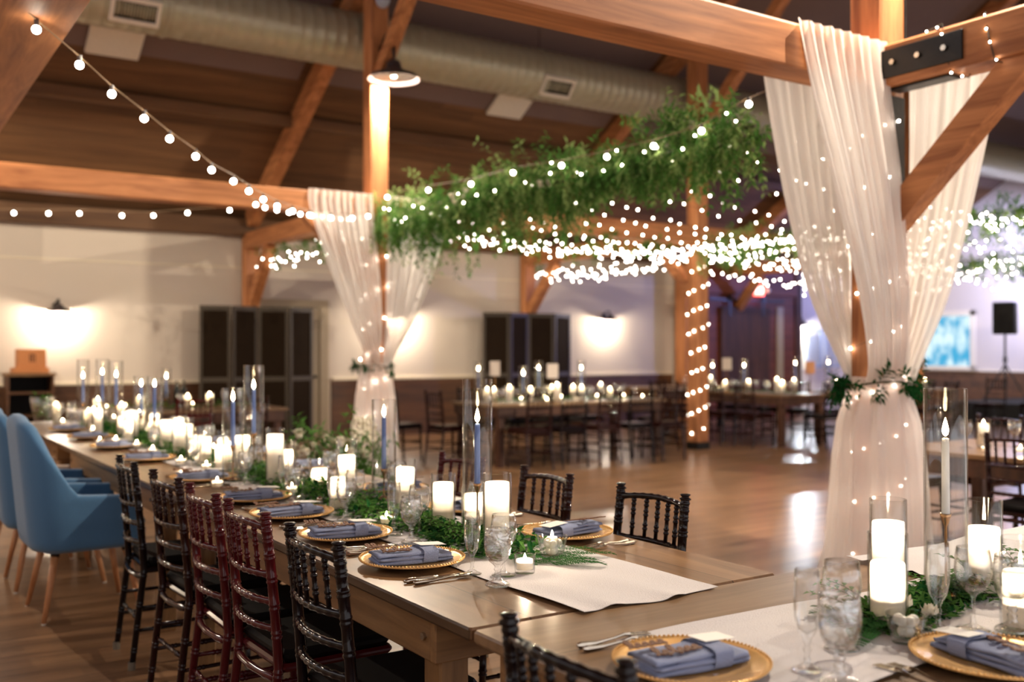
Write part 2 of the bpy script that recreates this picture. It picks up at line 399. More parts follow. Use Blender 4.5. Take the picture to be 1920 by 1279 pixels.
# wainscot with its cap rail
struct('trim_1', MB().box(XL, 5.15, WY - .03, WY - .001, 0, .93), 'wainscot_boards', 'dark wood wainscot of the back wall, left of the door')
struct('trim_2', MB().box(6.42, 13.75, WY - .03, WY - .001, 0, .93), 'wainscot_boards', 'dark wood wainscot of the back wall, right of the door')
struct('trim_3', MB().box(XL, 5.15, WY - .055, WY - .001, .93, .975, .008), 'cream_trim')
struct('trim_4', MB().box(6.42, 13.75, WY - .055, WY - .001, .93, .975, .008), 'cream_trim')
struct('trim_5', MB().box(XR - .03, XR - .001, -.7, WY - .04, 0, .93), 'wainscot_boards')
struct('trim_6', MB().box(XR - .055, XR - .001, -.7, WY - .04, .93, .985, .008), 'cream_trim')
struct('trim_7', MB().box(XL, XR - .06, WY - .16, WY - .001, 3.14, 3.40), 'ceiling_boards', 'timber wall plate along the top of the back wall')
struct('trim_8', MB().box(XL, XR - .06, WY - .012, WY - .001, 2.66, 2.685), 'cream_trim')

# ---- timber frame
PW = .22
BAYX = [-.05, 5.05, 10.15, 15.25, 20.35]
YA, YB = 10.45, 3.70
ZB, ZT = 2.94, 3.18
def bevbox(*a): return MB().box(*a, .012)
def post(x, y, z1, label, base=True, g='timber posts of the hall'):
    e = empty('timber_post', (x, y, 0)); e['kind'] = 'structure'; e['label'] = label
    MB().box(-PW / 2, PW / 2, -PW / 2, PW / 2, 0.1, z1, .012).build('shaft', 'timber_z', e)
    MB().box(-PW / 2 - .012, PW / 2 + .012, -PW / 2 - .012, PW / 2 + .012, 0, .1, .006).build('base_shoe', 'black_iron', e)
    return e
zr = RZ(YA) - .02
post(5.05, YA, zr, 'draped timber post left of centre with a dome lamp on it')
post(10.15, YA, zr, 'bare timber post spiralled with fairy lights')
post(15.25, YA, zr, 'far timber post behind the big draped post')
zb_ = RZ(RIDGE) - .61 * (RIDGE - YB) - .02
pB = post(5.05, YB, zb_, 'near timber post inside the big white drape at right')
post(10.15, YB, zb_, 'near timber post far to the right of the view')
post(15.25, YB, zb_, 'last near timber post to the right of the view')
post(-.05, YA, zr, 'timber post beyond the left edge of the view')
def beam_x(x0, x1, y, label, z0=ZB, z1=ZT):
    return struct('tie_beam', bevbox(x0, x1, y - .11, y + .11, z0, z1), 'timber_x', label)
def beam_y(x, y0, y1, label, z0=ZB, z1=ZT, w=.22):
    return struct('tie_beam', bevbox(x - w / 2, x + w / 2, y0, y1, z0, z1), 'timber_y', label)
beam_x(-3.4, 4.935, YA, 'long horizontal beam from the left edge to the far draped post')
beam_x(5.165, 10.035, YA, 'horizontal beam between the far draped post and the light wrapped post')
beam_x(10.265, 15.135, YA, 'horizontal beam right of the light wrapped post')
beam_x(-1.2, 4.935, YB, 'large beam crossing the top of the view to the near draped post')
beam_y(5.05, -1.0, YB - .12, 'beam end wound with fairy lights right of the near draped post')
beam_y(.66, -1.0, YA - .115, 'weathered beam in the top left corner', w=.40, z0=2.932, z1=3.25)
for x in (5.05, 10.15, 15.25):
    beam_y(x, YA + .12, WY - .18, 'beam from the %s post back to the wall' % {5.05: 'far draped', 10.15: 'light wrapped', 15.25: 'far right'}[x])
def brace(a, b, label, w=.15, h=.16, mat='timber_y'):
    return struct('knee_brace', MB().bar(a, b, w, h), mat, label)
brace((5.05, YB - .10, 2.16), (5.05, YB - .95, 2.99), 'broad knee brace in front of the near drape, rising right', .13, .15)
for x, nm in ((5.05, 'behind the far drape'), (10.15, 'below the light wrapped beam'), (15.25, 'far right')):
    brace((x, WY - .22, 2.1), (x, WY - 1.0, 2.94), 'knee brace from the wall post ' + nm, .14, .16)
    brace((x, YA + .10, 2.25), (x, YA + .8, 2.95), 'knee brace on the wall side of the post ' + nm, .14, .15)
    brace((x, YA - .10, 4.55), (x, YA - 1.9, 6.35), 'strut rising from the post %s to the rafter' % nm, .13, .15)
brace((5.05 - .12, YA, 2.2), (5.05 - .85, YA, 2.95), 'knee brace under the long left beam', .13, .14, 'timber_x')
for x in (5.05, 10.15, 15.25):
    e = empty('timber_post', (x, WY - .12, 0)); e['kind'] = 'structure'; e['label'] = 'wall post under the rafter at the %s truss' % {5.05: 'left', 10.15: 'middle', 15.25: 'right'}[x]
    MB().box(-.11, .11, -.11, .08, .0, 3.13, .01).build('shaft', 'timber_z', e)
for x, nm in zip(BAYX[:4], ('leftmost', 'left', 'middle', 'right')):
    z0, z1 = RZ(WY - .2) - .16, RZ(RIDGE) - .16
    brace((x, WY - .2, z0), (x, RIDGE, z1), 'long rafter of the %s truss under the roof boards' % nm, .18, .24)
    brace((x, RIDGE, z1), (x, -.9, z1 - .61 * 8.0), 'long rafter of the %s truss over the near slope' % nm, .18, .24)
for k, y in enumerate((12.9, 8.8)):
    struct('purlin', bevbox(XL + .1, XR - .05, y - .07, y + .07, RZ(y) - .20, RZ(y) - .05), 'ceiling_boards', 'purlin under the roof boards, %s' % ('lower one' if k == 0 else 'upper one'))
# black steel plates on the near post
e = empty('steel_bracket', (5.05, YB, 0)); tag(e, 'black steel connector plates bolted around the near post head', 'bracket')
MB().box(-.127, -.112, -.62, .115, 2.98, 3.14, .003).build('side_plate', 'black_iron', e)
MB().box(.112, .127, -.62, .115, 2.96, 3.16, .003).build('side_plate', 'black_iron', e)
MB().box(-.055, .055, -.50, -.115, 2.925, 2.938, .003).build('bottom_plate', 'black_iron', e)
MB().box(.112, .124, -.112, .09, 3.2, 3.75, .003).build('strap', 'black_iron', e)
for (y, z) in ((-.20, 3.06), (-.36, 3.06), (-.52, 3.06)):
    MB().tube([(-.128, y, z), (-.145, y, z)], .017, 6).build('bolt', 'steel', e)
MB().box(-.09, .09, -.125, -.112, 2.2, 2.9, .003).build('post_plate', 'black_iron', e)

# ---- door, screens, shutters, barn door
e = empty('door_1', (5.75, WY, 0)); e['kind'] = 'structure'; e['label'] = 'tan door in a cream casing, half behind the dark screen'
MB().box(-.45, .44, -.05, -.005, 0, 2.08, .004).build('door_leaf', 'tan_door', e)
m_ = MB(); m_.box(-.33, .32, -.058, -.05, 1.15, 1.95, .003); m_.box(-.33, .32, -.058, -.05, .2, 1.0, .003); m_.build('door_panel', 'tan_door', e)
k_ = MB(); k_.tube([(.36, -.05, 1.0), (.36, -.10, 1.0)], .012, 8); k_.sph((.36, -.115, 1.0), .03); k_.build('door_knob', 'black_iron', e, True)
m_ = MB(); m_.box(-.58, -.46, -.07, -.002, 0, 2.2, .004); m_.box(.45, .60, -.07, -.002, 0, 2.2, .004); m_.box(-.58, .60, -.075, -.002, 2.09, 2.21, .004); m_.build('door_casing', 'tan_door', e)
def screen(x0, x1, n, label):
    e = empty('folding_screen', (x0, WY - .38, 0)); tag(e, label, 'folding screen', 'tall dark folding screens at the back wall')
    wp = (x1 - x0) / n
    for k in range(n):
        dy = .07 if k % 2 else -.07
        pn = MB(); a = Vector((k * wp + .01, -dy, 0)); b = Vector(((k + 1) * wp - .01, dy, 0)); d = (b - a).normalized(); nrm = Vector((d.y, -d.x, 0))
        def slab(mb, u0, u1, z0, z1, t):
            p = [a + d * u0 - nrm * t, a + d * u1 - nrm * t, a + d * u1 + nrm * t, a + d * u0 + nrm * t]
            mb.add([(q.x, q.y, z) for z in (z0, z1) for q in p], [(0, 3, 2, 1), (4, 5, 6, 7), (0, 1, 5, 4), (1, 2, 6, 5), (2, 3, 7, 6), (3, 0, 4, 7)])
        L = (b - a).length
        slab(pn, .04, L - .04, .06, 2.0, .008); po = pn.build('panel', 'screen_dark', e)
        fr = MB(); slab(fr, 0, .045, 0, 2.07, .017); slab(fr, L - .045, L, 0, 2.07, .017); slab(fr, .045, L - .045, 2.0, 2.07, .015); slab(fr, .045, L - .045, .95, 1.02, .013); slab(fr, .045, L - .045, .04, .1, .013)
        fr.build('frame', 'screen_frame', po)
screen(4.22, 5.98, 4, 'tall dark brown folding screen before the left wall post')
screen(9.08, 10.98, 4, 'tall dark brown folding screen before the middle wall post')
# barn-door bay of brown wood
bx0, bx1, by = 14.0, 17.0, WY - .35
struct('wall_vestibule', MB().box(bx0, bx1, by, WY - .06, 0, 3.12), 'red_brown_wood', 'brown wood clad bay around the barn door')
struct('trim_9', MB().box(bx0 - .22, bx0, by - .04, WY - .06, 0, 3.12, .01), 'timber_z')
struct('trim_10', MB().box(bx1, bx1 + .2, by - .04, WY - .06, 0, 3.12, .01), 'barn_wood')
e = empty('door_2', (15.35, by, 0)); e['kind'] = 'structure'; e['label'] = 'sliding barn door of dark planks under a black rail'
MB().box(-.62, .80, -.075, -.035, .03, 2.3, .004).build('door_leaf', 'barn_wood', e)
m_ = MB()
for z in (.1, 1.15, 2.18): m_.box(-.62, .80, -.09, -.075, z, z + .12, .003)
m_.build('ledge', 'barn_wood', e)
MB().box(-.95, 1.25, -.075, -.06, 2.42, 2.47, .003).build('rail', 'black_iron', e)
for x in (-.4, .58):
    h = MB(); h.box(x - .03, x + .03, -.098, -.09, 2.12, 2.52, .002); h.tube([(x, -.105, 2.5), (x, -.078, 2.5)], .055, 10); h.build('hanger', 'black_iron', e)
struct('trim_11', MB().box(16.42, 16.62, by - .03, by - .002, 0, 2.33, .004), 'tan_door')
struct('trim_12', MB().box(bx0, bx1, by - .07, by - .002, 2.56, 2.86, .01), 'red_brown_wood')
# exit sign
e = empty('exit_sign', (15.75, by - .10, 2.66)); tag(e, 'small red glowing exit sign above the barn door', 'exit sign')
MB().box(-.18, .18, -.02, .028, -.11, .11, .008).build('housing', 'exit_red', e)
def letter_bars(ch, x, h, w_):
    B = {'E': [(0, 0, 0, 1), (0, 0, 1, 0), (0, .5, .8, .5), (0, 1, 1, 1)], 'X': [(0, 0, 1, 1), (0, 1, 1, 0)], 'I': [(.5, 0, .5, 1)], 'T': [(.5, 0, .5, 1), (0, 1, 1, 1)]}[ch]
    m_ = MB()
    for a, b, c_, d_ in B: m_.bar((x + a * w_, -.024, (b - .5) * h), (x + c_ * w_, -.024, (d_ - .5) * h), .006, .014, (0, 1, 0))
    return m_
for k, ch in enumerate('EXIT'): letter_bars(ch, -.13 + k * .072, .12, .045).build('letter', 'exit_letters', e)
for s in (-1, 1):
    MB().sph((s * .27, -.03, .0), .055, 10, 6).build('emergency_lamp', 'shade_white', e, True)
    MB().tube([(s * .17, 0, 0), (s * .27, -.01, 0)], .015, 6).build('lamp_arm', 'shade_white', e)
# shuttered window on the back wall, and right wall window
e = empty('window_1', (18.35, WY, 0)); e['kind'] = 'structure'; e['label'] = 'window with grey louvred shutters, blue lit'
MB().box(-.66, .60, -.03, -.001, .98, 1.92, .004).build('window_frame', 'cream_trim', e)
for k, x in enumerate((-.60, .02)):
    m_ = MB(); m_.box(x, x + .05, -.06, -.03, 1.02, 1.88); m_.box(x + .47, x + .52, -.06, -.03, 1.02, 1.88); m_.box(x, x + .52, -.06, -.03, 1.84, 1.88); m_.box(x, x + .52, -.06, -.03, 1.02, 1.07)
    for q in range(19): m_.bar((x + .05, -.045, 1.09 + q * .04), (x + .47, -.045, 1.09 + q * .04), .03, .006, (0, .5, 1))
    m_.build('shutter', 'shutter_grey', e)
e = empty('window_2', (XR, 13.5, 0)); e['kind'] = 'structure'; e['label'] = 'window glowing pale blue and white with evening light'
MB().box(-.03, -.008, -.58, .58, 1.04, 2.2).build('glass_pane', 'evening_window', e)
m_ = MB()
for (a, b, c_, d_) in ((-.68, -.56, .94, 2.31), (.56, .68, .94, 2.31), (-.68, .68, .94, 1.05), (-.68, .68, 2.19, 2.31)): m_.box(-.06, -.002, a, b, c_, d_, .006)
m_.build('window_frame', 'cream_trim', e)
struct('trim_13', MB().box(XR - .14, XR - .06, 12.74, 14.26, .955, .99, .006), 'cream_trim')

# ---- duct with registers
def duct_x(y, z, r, x0, x1, name, label):
    e = empty(name, (0, y, z), 0, label, 'air duct'); m_ = MB(); pts = []; rad = []
    x = x0; n = int((x1 - x0) / .14)
    for i in range(n + 1):
        xx = x0 + (x1 - x0) * i / n
        pts += [(xx, 0, 0), (xx + .012, 0, 0), (xx + .024, 0, 0)]; rad += [r, r + .006, r]
    m_.tube(pts, rad, 40); m_.build('duct_body', 'galvanized', e, True)
    q = x0 + 1.1
    while q < x1:
        MB().lathe([(r + .001, -.02), (r + .014, -.018), (r + .014, .018), (r + .001, .02)], 40).xf(Matrix.Translation((q, 0, 0)) @ Matrix.Rotation(pi / 2, 4, 'Y')).build('joint_band', 'galvanized', e)
        MB().tube([(q + .05, 0, r), (q + .05, 0, max(.1, RZ(y) - z - .02))], .005, 5).build('hanger_rod', 'black_iron', e)
        q += 2.45
    return e
D = duct_x(11.0, 5.14, .33, -3.2, 20.2, 'air_duct', 'big round galvanized spiral duct running under the roof')
for k, x in enumerate((2.45, 7.87, 13.5)):
    e = empty('air_register', (x, 11.0, 5.14), 0, 'white framed air register on the big duct, %s' % ('at top left', 'near the middle of the view', 'further right behind greenery')[k], 'vent')
    R_ = Matrix.Rotation(radians(-38), 4, 'X')
    f = MB(); f.box(-.32, .32, -.375, -.31, -.15, -.10, .004); f.box(-.32, .32, -.375, -.31, .10, .15, .004); f.box(-.32, -.27, -.375, -.31, -.10, .10, .004); f.box(.27, .32, -.375, -.31, -.10, .10, .004)
    f.xf(Matrix.Rotation(radians(38), 4, 'X')); f.build('frame', 'register_white', e)
    f = MB(); f.box(-.27, .27, -.345, -.33, -.1, .1); f.xf(Matrix.Rotation(radians(38), 4, 'X')); f.build('backing', 'register_dark', e)
    f = MB()
    for q in range(14): f.box(-.26 + q * .04, -.25 + q * .04, -.362, -.345, -.1, .1)
    f.xf(Matrix.Rotation(radians(38), 4, 'X')); f.build('grille', 'black_iron', e); e.scale = (.78, .93, .93)
for k, x in enumerate((2.55, 8.06)):  # pale square slabs laid flat against the roof slope
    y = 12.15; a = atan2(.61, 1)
    o = MB().box(-.3, .3, -.28, .28, -.05, 0, .01).xf(Matrix.Translation((x, y, RZ(y) - .035)) @ Matrix.Rotation(-a, 4, 'X')).build('pale_square', 'register_white')
    tag(o, 'pale square against the roof under the duct, %s' % ('left one' if k == 0 else 'right one near the middle'), 'ceiling panel')
e = empty('air_duct', (19.9, 0, 5.05), 0, 'bluish metal duct high at the right end of the hall', 'air duct')
MB().tube([(0, 4.0, 0), (0, 10.55, 0)], .24, 28).build('duct_body', 'galvanized', e, True)
MB().tube([(0, 7, .23), (0, 7, 2.7)], .006, 5).build('hanger_rod', 'black_iron', e)

# ---- lamps of the hall, plus unseen ones added for fill
def dome_lamp(x, y, z, label, power, toward=(0, -1)):
    e = empty('dome_lamp', (x, y, z), 0, label, 'lamp')
    tx, ty = toward; off = Vector((tx * .28, ty * .28, 0))
    prof = [(.035, .15), (.06, .13), (.075, .07), (.12, .045), (.205, .012), (.232, -.02), (.238, -.028), (.228, -.024), (.2, .004), (.11, .033), (.06, .055), (.03, .10)]
    MB().lathe(prof, 32, off, True).build('lamp_shade', 'shade_enamel', e, True)
    MB().lathe([(.20, .0), (.11, .028), (.055, .05), (.0001, .055)], 28, off).build('reflector', 'shade_white', e, True)
    MB().sph(off + Vector((0, 0, .018)), .028, 12, 8).build('bulb', 'lamp_glow', e, True)
    pts = [(0, 0, .30)] + [(off.x * t, off.y * t, .30 + .12 * sin(pi * min(t, 1))) for t in (.25, .5, .75)] + [(off.x, off.y, .27), (off.x, off.y, .14)]
    MB().tube(pts, .014, 8).build('gooseneck', 'black_iron', e, True)
    light('lamp_light', 'POINT', off + Vector((0, 0, -.020)), power, (1, .86, .68), .008, parent=e)
    e.scale = (1.25, 1.25, 1.25)
    return e
dome_lamp(5.05, YA - .11, 4.48, 'dark enamel dome lamp on the far draped post', 120)
dome_lamp(-.05 + .0, YA - .11, 4.40, 'added fill dome lamp on the unseen post beyond the left edge', 140)  # unseen lamp, added to light the left side
dome_lamp(5.05, YB - .11, 4.6, 'added fill dome lamp high on the near post above the view', 230)  # unseen lamp, added to light the middle of the hall
dome_lamp(10.15, YB - .11, 4.3, 'added fill dome lamp on an unseen near post far to the right', 420)  # unseen lamp, added to brighten the floor at right
dome_lamp(15.25, YB - .11, 4.3, 'added fill dome lamp on the last unseen near post to the right', 90)  # unseen lamp, added for the far tables and floor
e = empty('spotlight', (5.03, YA - .12, 5.42), 0, 'small pale round fixture high on the far draped post', 'light fixture')
MB().sph((0, -.10, 0), .085, 16, 10, 1.25).build('globe', 'shutter_grey', e, True)
MB().tube([(0, 0.01, 0), (0, -.06, 0)], .02, 8).build('bracket', 'black_iron', e)
def sconce(x, z, label, power, col=(1, .86, .69)):
    e = empty('wall_sconce', (x, WY - .005, z), 0, label, 'wall light', 'sconces along the back wall')
    MB().lathe([(.02, .10), (.05, .085), (.07, .05), (.15, .01), (.155, -.005), (.145, 0), (.065, .04), (.03, .07)], 24, (0, -.20, 0), True).build('lamp_shade', 'shade_enamel', e, True)
    MB().sph((0, -.20, .022), .02, 12, 8).build('bulb', 'lamp_glow', e, True)
    MB().tube([(0, 0, .08), (0, -.08, .16), (0, -.18, .16), (0, -.20, .09)], .012, 8).build('arm', 'black_iron', e, True)
    MB().tube([(0, 0, .08), (0, -.02, .08)], .05, 14).build('back_plate', 'black_iron', e)
    light('lamp_light', 'POINT', (0, -.20, -.045), power, col, .035, parent=e)
sconce(2.36, 1.95, 'wall sconce shining on the cream wall at far left', 17)
sconce(7.55, 1.95, 'wall sconce glowing beside the far drape', 24)
sconce(12.0, 1.99, 'wall sconce shining right of the second dark screen', 17)
sconce(17.45, 1.95, 'cool white wall light at the right of the barn door', 40, (.85, .92, 1))
sconce(-2.4, 1.95, 'wall sconce beyond the left edge', 26)
# small cabinet with wooden box at far left
e = empty('side_cabinet', (1.95, WY - .5, 0), 0, 'dark open side cabinet against the wall at far left', 'cabinet')
m_ = MB(); m_.box(-.28, -.25, -.2, .2, 0, 1.08); m_.build('side_panel', 'wainscot_boards', e)
MB().box(.25, .28, -.2, .2, 0, 1.08).build('side_panel', 'wainscot_boards', e)
MB().box(-.30, .30, -.22, .22, 1.08, 1.12, .006).build('top', 'table_leg_x', e)
for z in (.1, .55, .85): MB().box(-.25, .25, -.2, .2, z, z + .025).build('shelf', 'wainscot_boards', e)
MB().box(-.25, .25, .18, .2, .1, 1.08).build('back_panel', 'stage_black', e)
e = empty('card_box', (1.97, WY - .52, 1.121), radians(6), 'orange wooden box with dark lettering on the side cabinet', 'box')
MB().box(-.22, .20, -.12, .12, 0, .07, .006).build('base_tray', 'orange_box', e)
MB().box(-.17, .17, -.09, .09, .07, .31, .006).build('lid_box', 'orange_box', e)
m_ = MB()
for x in (-.03, .0, .03): m_.box(x - .006, x + .006, -.094, -.09, .14, .24)
m_.box(-.035, .035, -.094, -.09, .235, .245); m_.box(-.035, .0, -.094, -.09, .185, .195)
m_.build('lettering', 'ink_dark', e)

# ---- stage, speaker, light pole at the right
sx, sy = 18.9, 11.0
o = struct('stage_platform', MB().box(17.9, 20.6, 8.2, 11.45, 0, .42, .01), 'stage_black', 'low black stage platform at the right end wall')
e = empty('loudspeaker', (18.75, 10.85, 1.72), radians(-70), 'black loudspeaker on a tripod stand on the stage', 'speaker')
MB().box(-.20, .20, -.17, .17, 0, .63, .02).build('cabinet', 'speaker_black', e)
MB().box(-.18, .18, -.182, -.17, .03, .60, .006).build('grille', 'stage_black', e)
e = empty('speaker_stand', (18.75, 10.85, .42), 0, 'black tripod stand under the loudspeaker', 'stand')
MB().tube([(0, 0, .25), (0, 0, 1.30)], .022, 8).build('pole', 'speaker_black', e)
MB().tube([(0, 0, .75), (0, 0, .86)], .04, 8).build('collar', 'speaker_black', e)
for k in range(3):
    a = k * 2 * pi / 3 + .5
    MB().tube([(0, 0, .72), (.45 * cos(a), .45 * sin(a), .012)], .014, 6).build('leg', 'speaker_black', e)
e = empty('light_pole', (19.3, 10.6, .42), 0, 'thin pole with a bright blue white stage light behind the speaker', 'stage light')
MB().tube([(0, 0, 0), (0, 0, 2.4)], .02, 8).build('pole', 'speaker_black', e)
MB().tube([(0, 0, 0), (0, 0, .03)], .2, 16).build('base', 'speaker_black', e)
MB().box(-.30, .30, -.04, .04, 2.4, 2.45).build('cross_bar', 'speaker_black', e)
for x in (-.22, .0, .22):
    c_ = MB().tube([(x, 0, 2.45), (x - .02, -.04, 2.56)], .07, 12).build('lamp_can', 'speaker_black', e)
    MB().sph((x - .035, -.075, 2.55), .06, 12, 8).build('lens', 'stage_light', c_, True)
light('stage_wash', 'SPOT', (19.2, 10.4, 3.0), 600, (.25, .32, 1), .1, (radians(80), 0, radians(28)), 100, None)
light('stage_wash', 'SPOT', (19.1, 10.6, 3.0), 45, (.45, .55, 1), .1, (radians(60), 0, radians(100)), 130, None)
light('stage_wash', 'SPOT', (19.3, 10.6, 3.05), 300, (.5, .55, 1), .1, (radians(75), 0, radians(-60)), 120, None)

# ================================================================== DRAPES, GARLANDS, STRING LIGHTS
def drape_panel(name, parent, rows, folds, amp, mat='sheer_voile', nu=60, seed=0):
    """rows: (left_end, right_end, fold_amp_factor) from top to bottom; pleats run down the cloth"""
    rnd = random.Random(seed); ph = [rnd.uniform(0, 6.28) for _ in range(4)]
    rr = []; n = len(rows); sub = 10
    for i in range(n - 1):
        for k in range(sub + (1 if i == n - 2 else 0)):
            t = k / sub
            def cat(j):
                p0, p1, p2, p3 = (rows[max(i - 1, 0)][j], rows[i][j], rows[i + 1][j], rows[min(i + 2, n - 1)][j])
                if j == 2: return p1 + (p2 - p1) * t
                p0, p1, p2, p3 = map(Vector, (p0, p1, p2, p3))
                return .5 * ((2 * p1) + (p2 - p0) * t + (2 * p0 - 5 * p1 + 4 * p2 - p3) * t * t + (3 * p1 - p0 - 3 * p2 + p3) * t ** 3)
            a, b, f = cat(0), cat(1), cat(2); d = b - a; nrm = Vector((d.y, -d.x, 0)).normalized(); row = []
            vv = (i + t) / n
            for q in range(nu + 1):
                u = q / nu
                off = amp * f * (sin(u * folds * 2 * pi + ph[0] + .8 * sin(u * 5 + ph[1])) + .45 * sin(u * folds * 3.7 + ph[2] + vv * 2))
                row.append(a + d * (u + .012 * f * sin(u * folds * 4 * pi + ph[3])) + nrm * off)
            rr.append(row)
    return MB().grid(rr).build(name, mat, parent, True)
def leaves_on(path, n, rad, L, W, seed, hang=.5, sprig=0, flat=1.0):
    """leaves scattered round a path, some on hanging sprigs"""
    rnd = random.Random(seed); mb = MB(); stem = MB(); pts = [Vector(p) for p in path]
    cum = [0]
    for a, b in zip(pts, pts[1:]): cum.append(cum[-1] + (b - a).length)
    def at(s):
        for i in range(len(pts) - 1):
            if s <= cum[i + 1] or i == len(pts) - 2:
                return pts[i].lerp(pts[i + 1], (s - cum[i]) / max(1e-6, cum[i + 1] - cum[i])), (pts[i + 1] - pts[i]).normalized()
    R = lambda s: rad(s / cum[-1]) if callable(rad) else rad
    k = 0
    while k < n:
        s = rnd.uniform(0, cum[-1]); c, t = at(s); r0 = R(s)
        a = rnd.uniform(0, 2 * pi); rr_ = r0 * sqrt(rnd.random())
        sd = t.cross(Vector((0, 0, 1))); sd = sd.normalized() if sd.length > 1e-3 else Vector((1, 0, 0)); up = sd.cross(t)
        p = c + sd * cos(a) * rr_ + up * sin(a) * rr_ * flat
        if sprig and rnd.random() < sprig:
            ln = rnd.uniform(.35, 1.0) * r0 * 2.2; m = rnd.randint(6, 11)
            d = (sd * rnd.uniform(-.5, .5) + t * rnd.uniform(-.6, .6) + Vector((0, 0, -hang * 2 if rnd.random() < .8 else .9))).normalized()
            q = p.copy(); prev = q.copy()
            for j in range(m):
                d = (d + Vector((0, 0, -.12))).normalized(); q = prev + d * ln / m
                stem.tube([prev, q], .0015, 3, False)
                sdd = d.cross(Vector((rnd.uniform(-1, 1), rnd.uniform(-1, 1), .3))).normalized()
                for sg in (-1, 1):
                    mb.leaf(q, d * .5 + sdd * sg, Vector((rnd.uniform(-.5, .5), rnd.uniform(-.5, .5), 1)), L * rnd.uniform(.7, 1.15), W * rnd.uniform(.8, 1.1)); k += 1
                prev = q
        else:
            d = Vector((rnd.uniform(-1, 1), rnd.uniform(-1, 1), rnd.uniform(-1, .6)))
            mb.leaf(p, d, Vector((rnd.uniform(-.6, .6), rnd.uniform(-.6, .6), 1)), L * rnd.uniform(.7, 1.2), W * rnd.uniform(.8, 1.15)); k += 1
    return mb, stem
def drape(x, y, label, rows_a, rows_b, rows_c, rows_d, skirt, tie_r, seed):
    e = empty('drape', (0, 0, 0)); tag(e, label, 'curtain', 'white drapes on the posts')
    for k, r in enumerate((rows_a, rows_b, rows_c, rows_d)):
        if r: drape_panel('sheer_panel', e, r, (9, 8, 7, 6)[k], .024, seed=seed + k)
    rr = []; n = 96
    rnd = random.Random(seed)
    ph = [rnd.uniform(0, 6) for _ in range(3)]
    for (z, rx, ry, dx, dy, am) in skirt:
        row = []
        for q in range(n):
            a = 2 * pi * q / n
            wv = 1 + am * (sin(a * 13 + ph[0]) + .6 * sin(a * 21 + ph[1] + z) + .4 * sin(a * 5 + ph[2]))
            lx, ly = rx * wv * cos(a), ry * wv * sin(a)      # rx runs across the view, ry along it
            row.append((x + dx + lx * .83 + ly * .55, y + dy - lx * .55 + ly * .83, z))
        rr.append(row)
    MB().grid(rr, True).build('gathered_skirt', 'sheer_voile', e, True)
    return e
bxx, byy = 5.05, YB
z_t = 1.22
def tie_pt(x, y, a, r): return (x + r * cos(a) * .83 + 0, y - r * cos(a) * .55, z_t)
# near drape: over the X beam (front and back sheets), and over the Y beam (far side sheet)
def L(x, y, z): return (x, y, z)
fr = [(L(4.20, 3.575, 3.20), L(4.97, 3.575, 3.20), .4), (L(4.26, 3.565, 2.95), L(4.97, 3.56, 2.95), .7), (L(4.45, 3.52, 2.3), L(5.00, 3.50, 2.3), 1),
      (L(4.66, 3.53, 1.75), L(5.04, 3.49, 1.75), 1), (L(4.82, 3.60, 1.38), L(5.06, 3.50, 1.38), .7), (L(4.885, 3.67, 1.22), L(5.06, 3.53, 1.22), .5)]
bk = [(L(4.20, 3.825, 3.20), L(4.97, 3.825, 3.20), .4), (L(4.23, 3.835, 2.95), L(4.97, 3.83, 2.95), .7), (L(4.44, 3.86, 2.3), L(5.00, 3.84, 2.3), 1),
      (L(4.66, 3.86, 1.75), L(5.03, 3.86, 1.75), 1), (L(4.85, 3.82, 1.38), L(5.05, 3.86, 1.38), .6), (L(4.92, 3.78, 1.22), L(5.05, 3.84, 1.22), .4)]
rt = [(L(5.175, 3.58, 3.20), L(5.175, 2.98, 3.20), .4), (L(5.185, 3.58, 2.95), L(5.185, 3.02, 2.95), .7), (L(5.20, 3.60, 2.3), L(5.20, 3.18, 2.3), 1),
      (L(5.18, 3.66, 1.75), L(5.24, 3.36, 1.75), 1), (L(5.15, 3.70, 1.38), L(5.20, 3.50, 1.38), .6), (L(5.10, 3.72, 1.22), L(5.18, 3.55, 1.22), .4)]
top = [(L(4.20, 3.575, 3.20), L(4.97, 3.575, 3.20), .2), (L(4.20, 3.825, 3.20), L(4.97, 3.825, 3.20), .2)]
sk = [(1.27, .165, .165, 0, 0, .05), (1.22, .158, .158, 0, 0, .06), (1.15, .18, .18, 0, 0, .05), (1.0, .225, .225, 0, 0, .045), (.8, .25, .25, 0, 0, .045), (.5, .272, .27, 0, 0, .045), (.25, .29, .28, -.005, 0, .05), (.10, .33, .30, -.02, 0, .05), (.01, .42, .36, -.05, .02, .06)]
drape(bxx, byy, 'large sheer white drape gathered round the near post at right', fr, bk, rt, None, sk, .17, 3)
yy = YA
fr2 = [(L(4.18, yy - .125, 3.20), L(4.95, yy - .125, 3.20), .4), (L(4.20, yy - .13, 2.95), L(4.96, yy - .13, 2.95), .7), (L(4.42, yy - .17, 2.3), L(5.00, yy - .19, 2.3), 1),
       (L(4.66, yy - .17, 1.75), L(5.03, yy - .20, 1.75), 1), (L(4.85, yy - .10, 1.38), L(5.03, yy - .18, 1.38), .6), (L(4.90, yy - .03, 1.22), L(5.04, yy - .16, 1.22), .4)]
rt2 = [(L(5.14, yy - .125, 3.20), L(5.92, yy - .125, 3.20), .4), (L(5.14, yy - .13, 2.95), L(5.92, yy - .13, 2.95), .7), (L(5.10, yy - .18, 2.3), L(5.70, yy - .17, 2.3), 1),
       (L(5.08, yy - .19, 1.75), L(5.45, yy - .17, 1.75), 1), (L(5.06, yy - .17, 1.38), L(5.24, yy - .12, 1.38), .6), (L(5.05, yy - .16, 1.22), L(5.19, yy - .08, 1.22), .4)]
